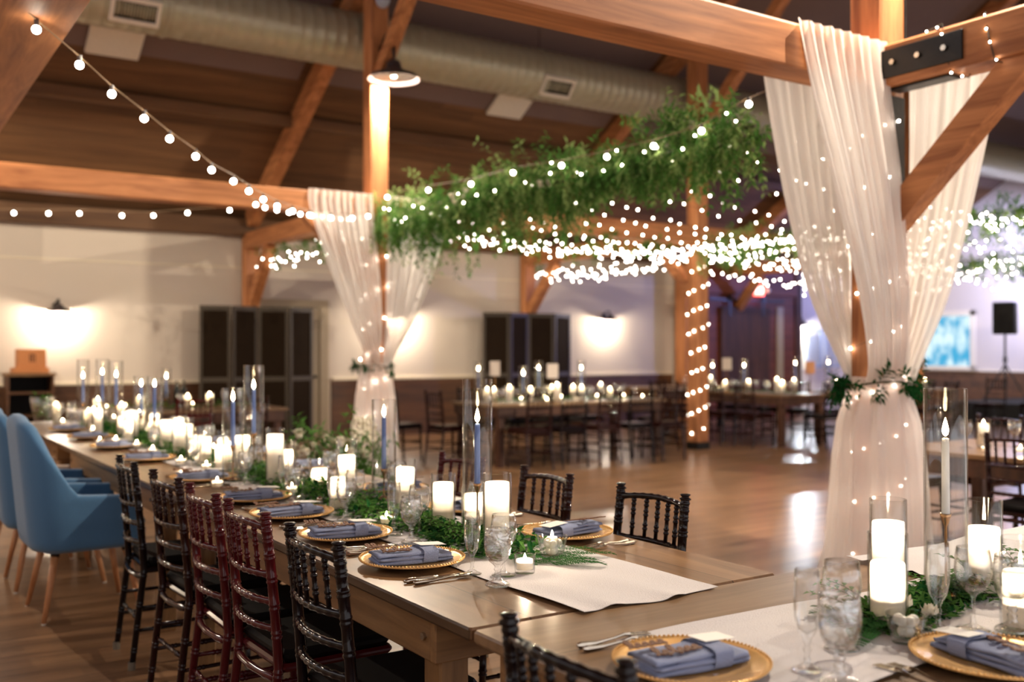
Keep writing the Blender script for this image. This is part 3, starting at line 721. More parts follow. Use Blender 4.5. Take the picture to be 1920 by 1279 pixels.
sk2 = [(1.27, .165, .165, 0, 0, .05), (1.22, .155, .155, 0, 0, .06), (1.1, .19, .19, 0, 0, .05), (.9, .22, .22, 0, 0, .045), (.5, .25, .25, 0, 0, .045), (.2, .27, .27, 0, 0, .05), (.01, .33, .30, -.02, 0, .06)]
drape(5.05, yy, 'sheer white drape on the far post left of centre', fr2, None, rt2, None, sk2, .16, 11)
def wreath(x, y, z, r, label, n, L_, W_, seed, tail):
    e = empty('greenery_tie', (x, y, z), 0, label, 'greenery', 'leafy ties round the drapes')
    path = [(r * cos(a) * .83 + r * sin(a) * .55, -r * cos(a) * .55 + r * sin(a) * .83, .012 * sin(3 * a)) for a in [k * 2 * pi / 24 for k in range(25)]]
    mb, st = leaves_on(path, n, .05, L_ * 1.1, W_ * 1.15, seed, .3, .25)
    mb.build('leaves', 'leaf_dark', e); st.tube(path, .005, 5); st.build('vine', 'stem_brown', e)
    rnd = random.Random(seed)
    if tail:
        for (bx_, by_, dz) in tail:
            p0 = Vector((bx_, by_, 0)); q = [p0 + Vector((bx_ * .35 * t, by_ * .2 * t, dz * t + .02 * sin(3 * t))) for t in (0, .35, .7, 1)]
            m2, s2 = leaves_on(q, 46, .02, L_, W_, seed + 5, .2, 0); s2.tube(q, .004, 5)
            m2.build('leaf_spray', 'leaf_dark', e); s2.build('vine', 'stem_brown', e)
    return e
wreath(bxx, byy, 1.235, .225, 'dark leafy garland tied round the near drape', 560, .058, .017, 5, [(.17, -.12, .14), (-.19, .08, -.02), (-.21, .1, -.16)])
wreath(5.05, yy, 1.235, .215, 'leafy garland tied round the far drape', 160, .06, .02, 6, [(-.18, .1, -.04)])

# overhead garlands along the bay lines
def garland(x, y0, y1, label, n, rad, seed, z0=2.93, L_=.075, W_=.026, sag=.05):
    e = empty('greenery_garland', (x, 0, 0)); tag(e, label, 'garland')
    path = [(.02 * sin(t * 9), y0 + (y1 - y0) * t, z0 + .03 * sin(t * 14) - sag * sin(pi * t)) for t in [k / 30 for k in range(31)]]
    mb, st = leaves_on(path, n, rad, L_, W_, seed, .55, .28, .8); mb.build('leaves', 'leaf_green', e)
    m2, s2 = leaves_on(path, n // 2, rad, L_, W_, seed + 1, .55, .2, .8); m2.build('light_leaves', 'leaf_light', e)
    st.tube(path, .012, 6); st.add(s2.v, s2.f); st.build('vine', 'stem_brown', e)
    return path
rr1 = lambda t: .145 + .05 * t + .045 * sin(t * 17) + .03 * sin(t * 41)
gp = garland(5.05, YB + .95, YA - .15, 'thick leafy garland hanging from the near drape to the far post', 11000, rr1, 21)
garland(10.15, YB - 1.0, YA - .15, 'leafy garland with fairy lights running off at the right behind the near drape', 6000, lambda t: .13 + .05 * sin(t * 15), 22)
garland(15.25, YB + 2, YA, 'farther leafy garland seen at the right edge, above the speaker', 3600, lambda t: .14 + .05 * sin(t * 13), 23)
e = empty('greenery_garland', (5.05, 0, 0)); tag(e, 'sprig of greenery wound on the beam behind the far drape', 'garland')
mb, st = leaves_on([(0, 11.0, 2.9), (0.05, 12.5, 2.82), (0, 14.5, 2.9)], 500, .12, .08, .03, 33, .5, .2); mb.build('leaves', 'leaf_green', e); st.build('vine', 'stem_brown', e)
e = empty('greenery_garland', (0, YA, 0)); tag(e, 'loose greenery along the beam between the far drape and the light wrapped post', 'garland')
mb, st = leaves_on([(5.2, -.1, 2.95), (6.2, -.12, 2.85), (7.6, -.12, 2.92), (9.8, -.1, 2.9)], 1300, lambda t: .24 * (1 - t) + .05, .08, .03, 34, .6, .3); mb.build('leaves', 'leaf_green', e); st.build('vine', 'stem_brown', e)
# white blossoms glowing in the garland
fm = MB(); rnd = random.Random(4)
def blossom(mb, c, r, rnd, n=11):
    c = Vector(c)
    for k in range(n):
        a = k * 2.4; el = .25 + 1.1 * k / n
        d = Vector((cos(a) * cos(el), sin(a) * cos(el), sin(el)))
        mb.leaf(c, d, Vector((0, 0, 1)), r * (1.1 - .3 * k / n), r * .9, -.25)
for (x, y, z) in ((5.02, 5.25, 3.02), (5.0, 5.55, 2.88), (4.95, 6.9, 2.86), (5.0, 8.3, 2.92), (4.95, 8.4, 2.9)):
    e = empty('white_blossom', (x, y, z), 0, 'white blossom cluster tucked in the thick leafy garland, %s' % {5.25: 'next to the near drape, upper', 5.55: 'next to the near drape, lower', 6.9: 'in its middle', 8.3: 'toward the far post', 8.4: 'beside the farthest blossom'}[y], 'flower', 'blossoms in the garland')
    for q in range(6):
        c = (rnd.uniform(-.07, .07), rnd.uniform(-.1, .1), rnd.uniform(-.05, .06)); m_ = MB(); m_.sph(c, .014, 6, 4); blossom(m_, c, .04, rnd); m_.build('bloom', 'petal_white', e)

# ---- string lights
FB = MB().sph((0, 0, 0), .0080, 8, 5).mesh('fairy_bulb', 'fairy_bulb', True)
FBs = MB().sph((0, 0, 0), .0088, 8, 5).mesh('fairy_bulb_far', 'fairy_bulb', True)
FBn = MB().sph((0, 0, 0), .0055, 8, 5).mesh('fairy_bulb_near', 'fairy_bulb', True)
def strand(pts, step, label, seed=0, jit=.02, bulb=None, group='fairy light strands of the canopy', wire=.0016, name='fairy_light_strand', cap=100):
    rnd = random.Random(seed); pts = [Vector(p) for p in pts]; o0 = pts[0]
    e = empty(name, o0, 0, label, 'string lights', group)
    MB().tube([p - o0 for p in pts], wire, 4, False).build('wire', 'wire_green', e)
    acc = step * rnd.random(); n = 0; tot = 0
    for a, b in zip(pts, pts[1:]):
        L_ = (b - a).length
        while acc < L_ and n < cap:
            p = a.lerp(b, acc / L_) + Vector((rnd.uniform(-jit, jit), rnd.uniform(-jit, jit), rnd.uniform(-jit, jit * .4)))
            o = bpy.data.objects.new('bulb', bulb or FB); o.location = p - o0; o.parent = e; C.objects.link(o); n += 1
            acc += step * rnd.uniform(.7, 1.3)
        acc -= L_
    return e
def swag(a, b, sag, n=14):
    a = Vector(a); b = Vector(b)
    return [a.lerp(b, k / n) - Vector((0, 0, sag * 4 * (k / n) * (1 - k / n))) for k in range(n + 1)]
rnd = random.Random(77)
# canopy: strands swagged across the bay between the two garlands
N = 13
for k in range(N):
    y0 = 4.5 + (10.2 - 4.5) * k / (N - 1); y1 = y0 + rnd.uniform(-.5, .6)
    strand(swag((5.12, y0, 2.88), (10.08, min(y1, 10.3), 2.88), (.42 - .012 * k) * rnd.uniform(.75, 1.0)), .18, 'drooping fairy light strand of the canopy, %s from the near drape' % ORD[k], k, .02)
for k in range(8):
    y0 = 3.2 + 7 * k / 7
    strand(swag((10.22, y0, 2.88), (15.18, y0 + rnd.uniform(-.4, .4), 2.88), rnd.uniform(.25, .75)), .17, 'fairy light strand of the farther canopy at right, %s from the near side' % ORD[k], 40 + k, .03, FBs, 'fairy light strands of the farther canopy')
def wiggly(a, b, amp, n, seed, dz=0):
    r_ = random.Random(seed); a = Vector(a); b = Vector(b)
    return [a.lerp(b, k / n) + Vector((r_.uniform(-amp, amp), r_.uniform(-amp, amp), r_.uniform(-amp, amp * .6) - dz * sin(pi * k / n))) for k in range(n + 1)]
for k in range(3):
    strand(wiggly((5.9, YA - .05, 2.84 - .03 * k), (10.0, YA - .05, 2.80), .08, 30, 60 + k, .05 * k), .15, 'dense fairy light strand along the beam to the light wrapped post, %s of three downward' % ('first', 'second', 'lowest')[k], 60 + k, .04, FBs, 'fairy lights along the far beam', cap=70)
for k in range(3):
    strand(wiggly((10.15, YA + .2, 2.8 - .04 * k), (10.15, WY - .4, 2.78), .09, 26, 70 + k, .06 * k), .14, 'fairy light strand on the beam from the light wrapped post to the wall, %s' % ('upper', 'middle', 'lower')[k], 70 + k, .04, FBs, 'fairy lights on the beam to the wall', cap=60)
for k in range(4):
    strand(wiggly((10.1, YB + .6, 2.86 - .03 * k), (10.1, YA - .3, 2.86), .14, 30, 80 + k, .1 * k), .12, 'fairy light strand in the leafy garland behind the near drape, %s of four downward' % ('first', 'second', 'third', 'lowest')[k], 80 + k, .07, FBs, 'fairy lights in the second garland', cap=85)
for k in range(2):
    strand(wiggly((15.2, YB + 2, 2.84), (15.2, YA, 2.84), .15, 30, 90 + k, .1 * k), .12, 'fairy light strand in the farthest garland, %s' % ('upper', 'lower')[k], 90 + k, .07, FBs, 'fairy lights in the farthest garland', cap=60)
    strand(wiggly((10.4, YA, 2.80 - .1 * k), (15.0, YA, 2.76), .13, 30, 94 + k, .3 * k), .10, 'fairy light strand on the beam right of the light wrapped post, %s' % ('upper', 'lower')[k], 94 + k, .05, FBs, 'fairy lights on the beam further right', cap=60)
for k, x in enumerate((12.3, 12.9, 13.6)):
    strand([(x, YA - .1, 2.95), (x, YA - .1, 2.45), (x + .03, YA - .1, 2.22)], .07, 'short hanging tail of fairy lights right of the wrapped post, %s' % ('left', 'middle', 'right')[k], 100 + k, .02, FBs, 'hanging fairy light tails')
for k in range(2):
    strand(wiggly((5.05, 11.0, 2.88 - .1 * k), (5.05, 14.6, 2.75 - .05 * k), .12, 22, 110 + k, .05), .22, 'fairy lights wound on the beam behind the far drape, %s' % ('upper', 'lower')[k], 110 + k, .06, FBs, 'fairy lights behind the far drape', cap=40)
strand(wiggly((5.0, YB + 1.0, 2.98), (5.0, YA - .3, 2.95), .13, 40, 120), .22, 'fairy lights sprinkled in the thick leafy garland', 120, .1, FB, 'fairy lights in the near garland', cap=60)
def helix(x, y, r, z0, z1, turns, sq=True):
    out = []; n = int(turns * 12)
    for k in range(n + 1):
        a = 2 * pi * k / 12 + .4; m = max(abs(cos(a)), abs(sin(a))); rr_ = r / m if sq else r
        out.append((x + rr_ * cos(a) * .97, y + rr_ * sin(a) * .97, z0 + (z1 - z0) * k / n))
    return out
strand(helix(10.15, YA, .125, .10, 2.85, 9.5), .14, 'fairy lights spiralled tightly round the bare far post', 130, .006, FBs, 'fairy lights round posts', .003)
strand(helix(5.05, YA, .14, .5, 2.75, 6.5), .16, 'fairy lights wound round the far draped post', 131, .01, FBs, 'fairy lights round posts')
strand(helix(bxx, byy, .135, .12, 2.85, 9), .125, 'fairy lights wound round the near post inside the drape', 132, .01, FB, 'fairy lights round posts')
strand([(4.90, 3.62, 3.21), (5.0, 3.60, 3.205), (5.16, 3.55, 3.20), (5.0, 3.35, 3.20), (4.93, 3.2, 3.20), (4.925, 3.18, 3.06), (4.95, 3.16, 2.925), (5.1, 3.15, 2.92), (5.19, 3.10, 3.19), (4.96, 2.97, 3.2), (4.925, 2.93, 3.05), (4.93, 2.9, 2.925), (5.1, 2.88, 2.92)], .10, 'fairy lights looped round the beam end right of the near drape', 133, .006, FBn, 'fairy lights round posts', .004)

GB = MB().sph((0, 0, -.043), .020, 14, 10).mesh('globe', 'globe_bulb', True)
SK = MB().tube([(0, 0, .004), (0, 0, -.026)], .011, 8).mesh('socket', 'shade_enamel')
def globes(pts, ts, label, wire=.0035):
    pts = [Vector(p) for p in pts]; o0 = pts[0]; e = empty('globe_string_light', o0, 0, label, 'string lights', 'globe bulb strings')
    MB().tube([p - o0 for p in pts], wire, 5, False).build('cord', 'cord_tan', e)
    n = len(pts) - 1
    for t in ts:
        k = min(int(t * n), n - 1); p = pts[k].lerp(pts[k + 1], t * n - k)
        g = bpy.data.objects.new('socket', SK); g.location = p - o0; g.parent = e; C.objects.link(g)
        b = bpy.data.objects.new('globe_bulb', GB); b.parent = g; C.objects.link(b)
def cs(px, d, y):       # a point of a hanging cord, from its bearing, distance and rise
    x = (px - 960) / FPX * d; z = EYE + (HY - y) / FPX * d
    return (x * cos(TH) + d * sin(TH), -x * sin(TH) + d * cos(TH), z)
path1 = [cs(20, 4.3, -8)] + [cs(px, 4.5 + 6.9 * t, y) for px, y, t in ((66, 36, 0), (147, 104, .0535), (208, 160, .101), (269, 207, .156), (317, 246, .205), (366, 280, .262), (396, 306, .30), (437, 328, .359), (466, 347, .404), (493, 363, .45), (519, 376, .499), (548, 386, .55), (580, 394, .62), (620, 400, .72), (660, 401, .84), (690, 398, .95))]
n1 = len(path1) - 1
globes(path1, [(k + 1) / n1 for k in range(0, n1)], 'swooping string of globe bulbs from top left to the far draped post')
globes([(0, 0, 0)] and [cs(px, 11.5, y) for px, y in ((-60, 392), (25, 392), (90, 393), (148, 393), (228, 397), (287, 397), (351, 392), (430, 387), (505, 380), (560, 374), (648, 368), (690, 366))], [1 / 11, 2 / 11, 3 / 11, 4 / 11, 5 / 11, 6 / 11, 7 / 11, 8 / 11, 9 / 11, 10 / 11], 'nearly level string of globe bulbs under the long left beam')
def ab(px, y):           # on the near side of the thick garland, plane X = 4.86
    r = (px - 960) / FPX; d = 4.86 / (r * cos(TH) + sin(TH)); return cs(px, d, y)
globes([ab(px, y) for px, y in ((700, 372), (726, 362), (803, 348), (883, 336), (962, 314), (1053, 300), (1138, 283), (1226, 262), (1316, 233), (1405, 182), (1450, 165))], [k / 10 for k in range(1, 10)], 'string of globe bulbs running along the thick leafy garland')
path2 = [cs(px, 9.6 + .4 * k, y) for k, (px, y) in enumerate(((470, 372), (500, 382), (540, 390), (576, 396), (610, 400), (640, 404), (665, 404), (690, 400)))]
globes(path2, [(k + .5) / 12 for k in range(12)], 'short string of globe bulbs crossing the top of the far drape')

# ================================================================== TABLES
TZ = .76
def farm_table(name_label, x0, x1, y0, y1, axis, leg_mat='table_leg_z', end_in=.23, bolts=True, group=None, leg_in=(.03, .03), apron=None):
    e = empty('farm_table', ((x0 + x1) / 2, (y0 + y1) / 2, 0), 0, name_label, 'table', group)
    cx, cyy = e.location.x, e.location.y; hx, hy = (x1 - x0) / 2, (y1 - y0) / 2
    t = MB().box(-hx, hx, -hy, hy, TZ - .032, TZ, .006).build('tabletop', 'table_wood_' + axis, e)
    ix, iy = (leg_in[0], end_in) if axis == 'y' else (end_in, leg_in[1])
    a = apron or 'table_leg_x'; b = apron or 'table_leg_y'
    for s in (-1, 1):
        MB().box(-hx + ix, hx - ix, s * (hy - iy) - (.03 if s > 0 else 0), s * (hy - iy) + (0 if s > 0 else .03), TZ - .15, TZ - .032, .003).build('apron', a, e)
        MB().box(s * (hx - ix) - (.03 if s > 0 else 0), s * (hx - ix) + (0 if s > 0 else .03), -hy + iy + .03, hy - iy - .03, TZ - .15, TZ - .032, .003).build('apron', b, e)
        for q in (-1, 1):
            lx, ly = s * (hx - ix - .03), q * (hy - iy - .03)
            MB().box(min(lx, lx - s * .09), max(lx, lx - s * .09), min(ly, ly - q * .09), max(ly, ly - q * .09), 0, TZ - .14, .006).build('leg', leg_mat, e)
            if bolts and axis == 'y':
                MB().tube([(s * (hx - ix), ly - q * .03, TZ - .09), (s * (hx - ix + .008), ly - q * .03, TZ - .09)], .011, 6).build('bolt', 'steel', e)
    return e
farm_table('long farm table, nearest section with the runner end', 1.24, 2.31, 2.05, 4.86, 'y', end_in=.22, group='long farm table sections')
farm_table('long farm table, middle section between the dark chairs', 1.24, 2.31, 4.88, 7.69, 'y', end_in=.26, group='long farm table sections')
farm_table('long farm table, far section beyond the blue chairs', 1.24, 2.31, 7.71, 10.1, 'y', end_in=.26, group='long farm table sections')
farm_table('cross table in the near right corner', 1.24, 4.05, .99, 2.035, 'x', 'ebony', .05, False, 'cross table sections', (.03, .04))
farm_table('cross table continuing beyond the right edge', 4.07, 6.0, .99, 2.035, 'x', 'ebony', .05, False, 'cross table sections', (.03, .04))
farm_table('guest table with shade-coloured legs between the two far posts', 6.42, 9.15, 10.0, 11.1, 'x', 'guest_table_shaded', .04, apron='guest_table_shaded')
farm_table('guest table right of the light wrapped post', 11.25, 12.3, 9.85, 12.6, 'y', 'guest_table_shaded', .04, False, apron='guest_table_shaded')
farm_table('farther guest table partly behind the near drape', 13.1, 15.6, 9.9, 10.95, 'x', 'guest_table_shaded', .04, apron='guest_table_shaded')
farm_table('guest table at the right edge behind the brown chair', 5.95, 7.0, 1.6, 4.3, 'y', 'guest_table_shaded', .04, False, apron='guest_table_shaded')
farm_table('small guest table left, behind the long table', 2.0, 4.2, 10.95, 12.0, 'x', 'guest_table_shaded', .04, apron='guest_table_shaded')
farm_table('guest table at the back wall, left of the wrapped post', 11.6, 13.4, 13.0, 13.9, 'x', 'ebony', .04)

def runner(x0, x1, y0, y1, label, axis, seed, nx=48, ny=48, z=TZ, wave=.008, edge=.010):
    rnd = random.Random(seed); p = [rnd.uniform(0, 6) for _ in range(6)]
    rr = []; bt = []
    for i in range(ny + 1):
        v = i / ny; row = []; rb = []
        for k in range(nx + 1):
            u = k / nx
            ex = wave * (sin(v * 23 + p[0]) + .6 * sin(v * 51 + p[1])) if axis == 'y' else 0
            ey = wave * (sin(u * 23 + p[2]) + .6 * sin(u * 51 + p[3])) if axis == 'x' else 0
            sx_ = (2 * u - 1) ** 5; sy_ = (2 * v - 1) ** 5
            e2 = .012 * sin(u * 9 + p[4]) * sy_ if axis == 'y' else 0
            e3 = .012 * sin(v * 9 + p[4]) * sx_ if axis == 'x' else 0
            x = x0 + (x1 - x0) * u + ex * sx_ + e3; y = y0 + (y1 - y0) * v + ey * sy_ + e2
            er = max(0, abs(2 * u - 1) - .82) / .18; ev = max(0, abs(2 * v - 1) - .97 if axis == 'y' else abs(2 * v - 1) - .82) / (.03 if axis == 'y' else .18)
            if axis == 'x': er, ev = max(0, abs(2 * u - 1) - .97) / .03, max(0, abs(2 * v - 1) - .82) / .18
            h = .0035 + .0012 * sin(u * 17 + v * 40 + p[5]) + edge * (max(0, sin(v * 37 + p[0] + u * 3)) ** 2 * er + max(0, sin(u * 15 + p[2])) ** 2 * ev) * .6
            row.append((x, y, z + h + .0012)); rb.append((x, y, z + h))
        rr.append(row); bt.append(rb)
    mb = MB().grid(rr); mb.grid([list(reversed(r)) for r in bt])
    o = mb.build('table_runner', 'linen_white', None, True)
    return tag(o, label, 'table runner', 'white linen runners')
runner(1.545, 2.02, 1.995, 10.0, 'white linen runner down the middle of the long table', 'y', 1, 30, 420, wave=.006)
runner(1.47, 5.9, 1.27, 1.76, 'white linen runner along the cross table', 'x', 2, 260, 26, wave=.010)
runner(2.62, 5.95, 1.56, 2.03, 'second white cloth at the back edge of the cross table', 'x', 3, 200, 20, z=TZ + .008, wave=.012)
runner(6.5, 9.05, 10.35, 10.8, 'white runner on the guest table between the far posts', 'x', 4, 60, 10)
runner(11.5, 12.0, 9.95, 12.5, 'white runner on the guest table right of the wrapped post', 'y', 5, 10, 60)

# ================================================================== CHAIRS
def ringed(p0, p1, r, rings, rr_=1.28, n=4, taper=1.0):
    """bamboo turned bar: points and radii with raised double rings at the given fractions"""
    p0 = Vector(p0); p1 = Vector(p1); L_ = (p1 - p0).length; st = []
    for t in sorted(rings):
        w = .006 / L_
        st += [(t - 2.2 * w, 1), (t - 1.6 * w, rr_), (t - .7 * w, rr_), (t - .3 * w, 1.0), (t + .3 * w, 1.0), (t + .7 * w, rr_), (t + 1.6 * w, rr_), (t + 2.2 * w, 1)]
    st = [(0, 1)] + [q for q in st if .002 < q[0] < .998] + [(1, 1)]
    return [p0.lerp(p1, t) for t, _ in st], [r * m * (1 + (taper - 1) * t) for t, m in st]
def curve_rail(z, x, hw, r, bow, rings=9, dz=0):
    pts = []; rad = []
    n = rings * 4
    for k in range(n + 1):
        u = -1 + 2 * k / n
        pts.append((x - bow * (1 - u * u), u * hw, z + dz * (1 - u * u))); rad.append(r * (1.22 if k % 4 == 2 else (1.08 if k % 4 in (1, 3) and rings > 4 else 1.0)))
    return pts, rad
def chair_meshes(simple=False):
    """list of (part name, MB, smooth); +x is the front, origin on the floor below the seat"""
    out = []
    XB = lambda z: -.19 - max(0, z - .44) ** 1.25 * .11 - max(0, .44 - z) * .12      # back post line
    HW = .172
    seg = 6 if simple else 10
    s_ = MB().box(-.185, .20, -.195, .195, .425, .452, .010)
    out.append(('seat', s_, False))
    s_ = MB().box(-.175, .195, -.19, .19, .4525, .492, .014); out.append(('seat_pad', s_, False))
    for sg in (-1, 1):
        zz = [0, .1, .2, .3, .44, .56, .645, .73, .80, .85, .88, .905]
        pts = []; rad = []
        for k, z in enumerate(zz):
            pts.append((XB(z), sg * (HW + .01 * (1 - z)), z)); rad.append(.0135 + .0025 * min(1, z / .4))
            if 0 < k < len(zz) - 1 and k not in (4, ):
                pass
        m_ = MB(); P_ = []; R_ = []
        for a, b, ra, rb in zip(pts, pts[1:], rad, rad[1:]):
            q, r2 = ringed(a, b, ra, [.85], 1.13); P_ += q[:-1]; R_ += r2[:-1]
        P_.append(Vector(pts[-1])); R_.append(rad[-1])
        top = Vector(pts[-1])
        P_ += [top + Vector((0, 0, .002)), top + Vector((-.001, 0, .006)), top + Vector((-.001, 0, .010)), top + Vector((-.001, 0, .014)), top + Vector((-.001, 0, .019)), top + Vector((-.001, 0, .022))]
        R_ += [.021, .021, .013, .015, .020, .014]
        m_.tube(P_, R_, seg); out.append(('back_post', m_, True))
    for sg in (-1, 1):
        q, r2 = ringed((.185, sg * .18, 0), (.165, sg * .172, .43), .013, [.12, .45, .72, .9], 1.25); r2 = [a * (1 + .25 * k / len(r2)) for k, a in enumerate(r2)]
        m_ = MB().tube(q, r2, seg); out.append(('front_leg', m_, True))
    rails = [(.878, .0105, 'top_rail'), (.73, .011, 'back_rail'), (.645, .0105, 'back_rail'), (.56, .0105, 'back_rail')]
    for z, r, nm in rails:
        q, r2 = curve_rail(z, XB(z), HW, r, .035, 9 if not simple else 5, .012 if nm == 'top_rail' else 0)
        out.append((nm, MB().tube(q, r2, seg), True))
    for k in range(5):
        u = (-1 + 2 * (k + 1) / 6)
        q, r2 = ringed((XB(.73) - .035 * (1 - u * u), u * HW, .73), (XB(.878) - .035 * (1 - u * u), u * HW, .885), .0075, [.3, .62, .85] if not simple else [], 1.35)
        out.append(('spindle', MB().tube(q, r2, max(5, seg - 2)), True))
    for (z, a, b) in ((.40, -.19, 0), ):
        q, r2 = curve_rail(.405, XB(.405), HW, .012, .02, 3); out.append(('seat_rail', MB().tube(q, r2, seg), True))
    for z in (.17, .27):
        for sg in (-1, 1):
            q, r2 = ringed((XB(z), sg * .178, z), (.178, sg * .176, z), .0085, [.2, .5, .8], 1.25); out.append(('stretcher', MB().tube(q, r2, seg - 2), True))
    q, r2 = ringed((XB(.22), -.178, .22), (XB(.22), .178, .22), .0085, [.2, .5, .8]); out.append(('stretcher', MB().tube(q, r2, seg - 2), True))
    q, r2 = ringed((.177, -.176, .24), (.177, .176, .24), .0085, [.2, .5, .8]); out.append(('stretcher', MB().tube(q, r2, seg - 2), True))
    return out
CH = chair_meshes()
def chiavari(mat, label, x, y, rz, group, cache={}):
    if mat not in cache:
        cache[mat] = [(nm, mb.mesh(nm, 'seat_black' if nm == 'seat_pad' else mat, sm)) for nm, mb, sm in CH]
        feet = MB()
    e = empty('chiavari_chair', (x, y, 0), rz, label, 'chair', group)
    for nm, me in cache[mat]:
        o = bpy.data.objects.new(nm, me); o.parent = e; C.objects.link(o)
        if nm in ('back_post', 'front_leg'):
            v = me.vertices[0].co
            if 'foot' not in cache: cache['foot'] = MB().tube([(0, 0, 0), (0, 0, .035)], .0165, 10).mesh('rubber_foot', 'rubber_foot')
            f = bpy.data.objects.new('foot', cache['foot']); cx_ = sum(v.co.x for v in list(me.vertices)[:10]) / 10; cy_ = sum(v.co.y for v in list(me.vertices)[:10]) / 10
            f.location = (cx_, cy_, 0.0005); f.parent = o; C.objects.link(f)
    return e
gL = 'dark turned chairs along the left of the long table'
for k, (y, m_, nm) in enumerate(((2.60, 'ebony', 'dark turned chair nearest on the left of the long table'), (3.165, 'mahogany_red', 'dark red turned chair, second on the left of the long table'),
                     (3.635, 'mahogany_red', 'dark red turned chair, third on the left of the long table'), (4.155, 'mahogany', 'dark brown turned chair, fourth on the left of the long table'),
                     (4.82, 'ebony', 'dark turned chair beside the blue armchair, fifth on the left'))):
    chiavari(m_, nm, 1.30, y, radians((0, 1, -1, 2, -2)[k]), gL)
chiavari('ebony', 'dark turned chair in the bottom foreground at the cross table end', 1.285, 1.42, 0, 'dark turned chairs at the cross table')
gR = 'dark turned chairs along the right of the long table'
for k, (y, m_, nm) in enumerate(((2.73, 'ebony', 'black turned chair nearest on the right of the long table'), (3.41, 'mahogany', 'dark turned chair, second on the right of the long table'),
                     (4.10, 'mahogany_red', 'dark turned chair behind the tallest candle glass, third on the right'))):
    chiavari(m_, nm, 2.19 + .01 * k, y, pi + radians((0, -2, 3)[k]), gR)
# guest chairs further off: one mesh each, their parts are too small to tell
far = MB()
for nm, mb, sm in chair_meshes(True): far.add(mb.v, mb.f)
FAR = {m_: far.mesh('far_chair', m_, False) for m_ in ('mahogany', 'ebony', 'mahogany_red')}
def far_chair(x, y, rz, label, group, m_='ebony'):
    o = bpy.data.objects.new('chiavari_chair', FAR[m_]); o.location = (x, y, 0); o.rotation_euler = (0, 0, rz); C.objects.link(o)
    return tag(o, label, 'chair', group)
g1 = 'chairs at the guest table between the far posts'
for k in range(5): far_chair(6.75 + .53 * k, 9.80, pi / 2 + radians(random.Random(k).uniform(-4, 4)), 'dark chair before the far centre table, %s from the left in the front row' % ORD[k].replace('nearest', 'first'), g1, ('mahogany', 'ebony')[k % 2])
for k in range(4): far_chair(6.95 + .6 * k, 11.28, -pi / 2, 'dark chair behind the guest table between the far posts, %s from the left' % ORD[k].replace('nearest', 'first'), g1)
far_chair(6.20, 10.75, 0.05, 'dark chair at the left head of the guest table between the far posts', g1, 'mahogany')
far_chair(5.85, 11.35, 0.2, 'dark chair standing apart left behind the far guest table', g1)
far_chair(9.42, 10.5, pi + .1, 'dark chair at the right head of the guest table between the far posts', g1, 'mahogany')
g2 = 'chairs at the guest tables right of the wrapped post'
for k in range(4): far_chair(11.05, 10.2 + .62 * k, 0, 'dark chair on the left side of the right guest table, %s' % ORD[k], g2, 'mahogany')
for k in range(4): far_chair(12.5, 10.15 + .62 * k, pi, 'dark chair on the right side of the right guest table, %s' % ORD[k], g2)
for k in range(3): far_chair(13.5 + .65 * k, 9.68, pi / 2, 'dark chair before the farther guest table by the near drape, %s from the left' % ORD[k].replace('nearest', 'first'), g2)
far_chair(11.8, 9.6, pi / 2, 'dark chair at the near head of the right guest table', g2)
g3 = 'chairs at the right edge table'
chiavari('mahogany', 'brown turned chair at the right edge, back toward the camera', 6.0, 3.30, .12, g3)
far_chair(7.12, 4.30, pi, 'brown chair on the far side of the right edge table, right one', g3, 'mahogany')
far_chair(6.55, 4.55, -pi / 2, 'brown chair at the far end of the right edge table', g3, 'mahogany')
far_chair(5.98, 2.55, 0, 'dark chair of the right edge table, outside the view', g3, 'mahogany')
far_chair(3.0, 10.75, pi / 2, 'reddish chair behind the candles of the long table', 'chairs at the small left table', 'mahogany_red')
far_chair(3.6, 10.72, pi / 2, 'dark chair right of the reddish one behind the long table', 'chairs at the small left table', 'mahogany')
far_chair(12.2, 12.8, pi / 2, 'dark chair at the table by the back wall', 'chairs near the back wall')
far_chair(17.2, 9.4, pi, 'dark chair seen just right of the near drape', 'chairs near the back wall')
far_chair(16.6, 9.9, pi, 'dark chair beside the stage, next to another', 'chairs near the back wall')

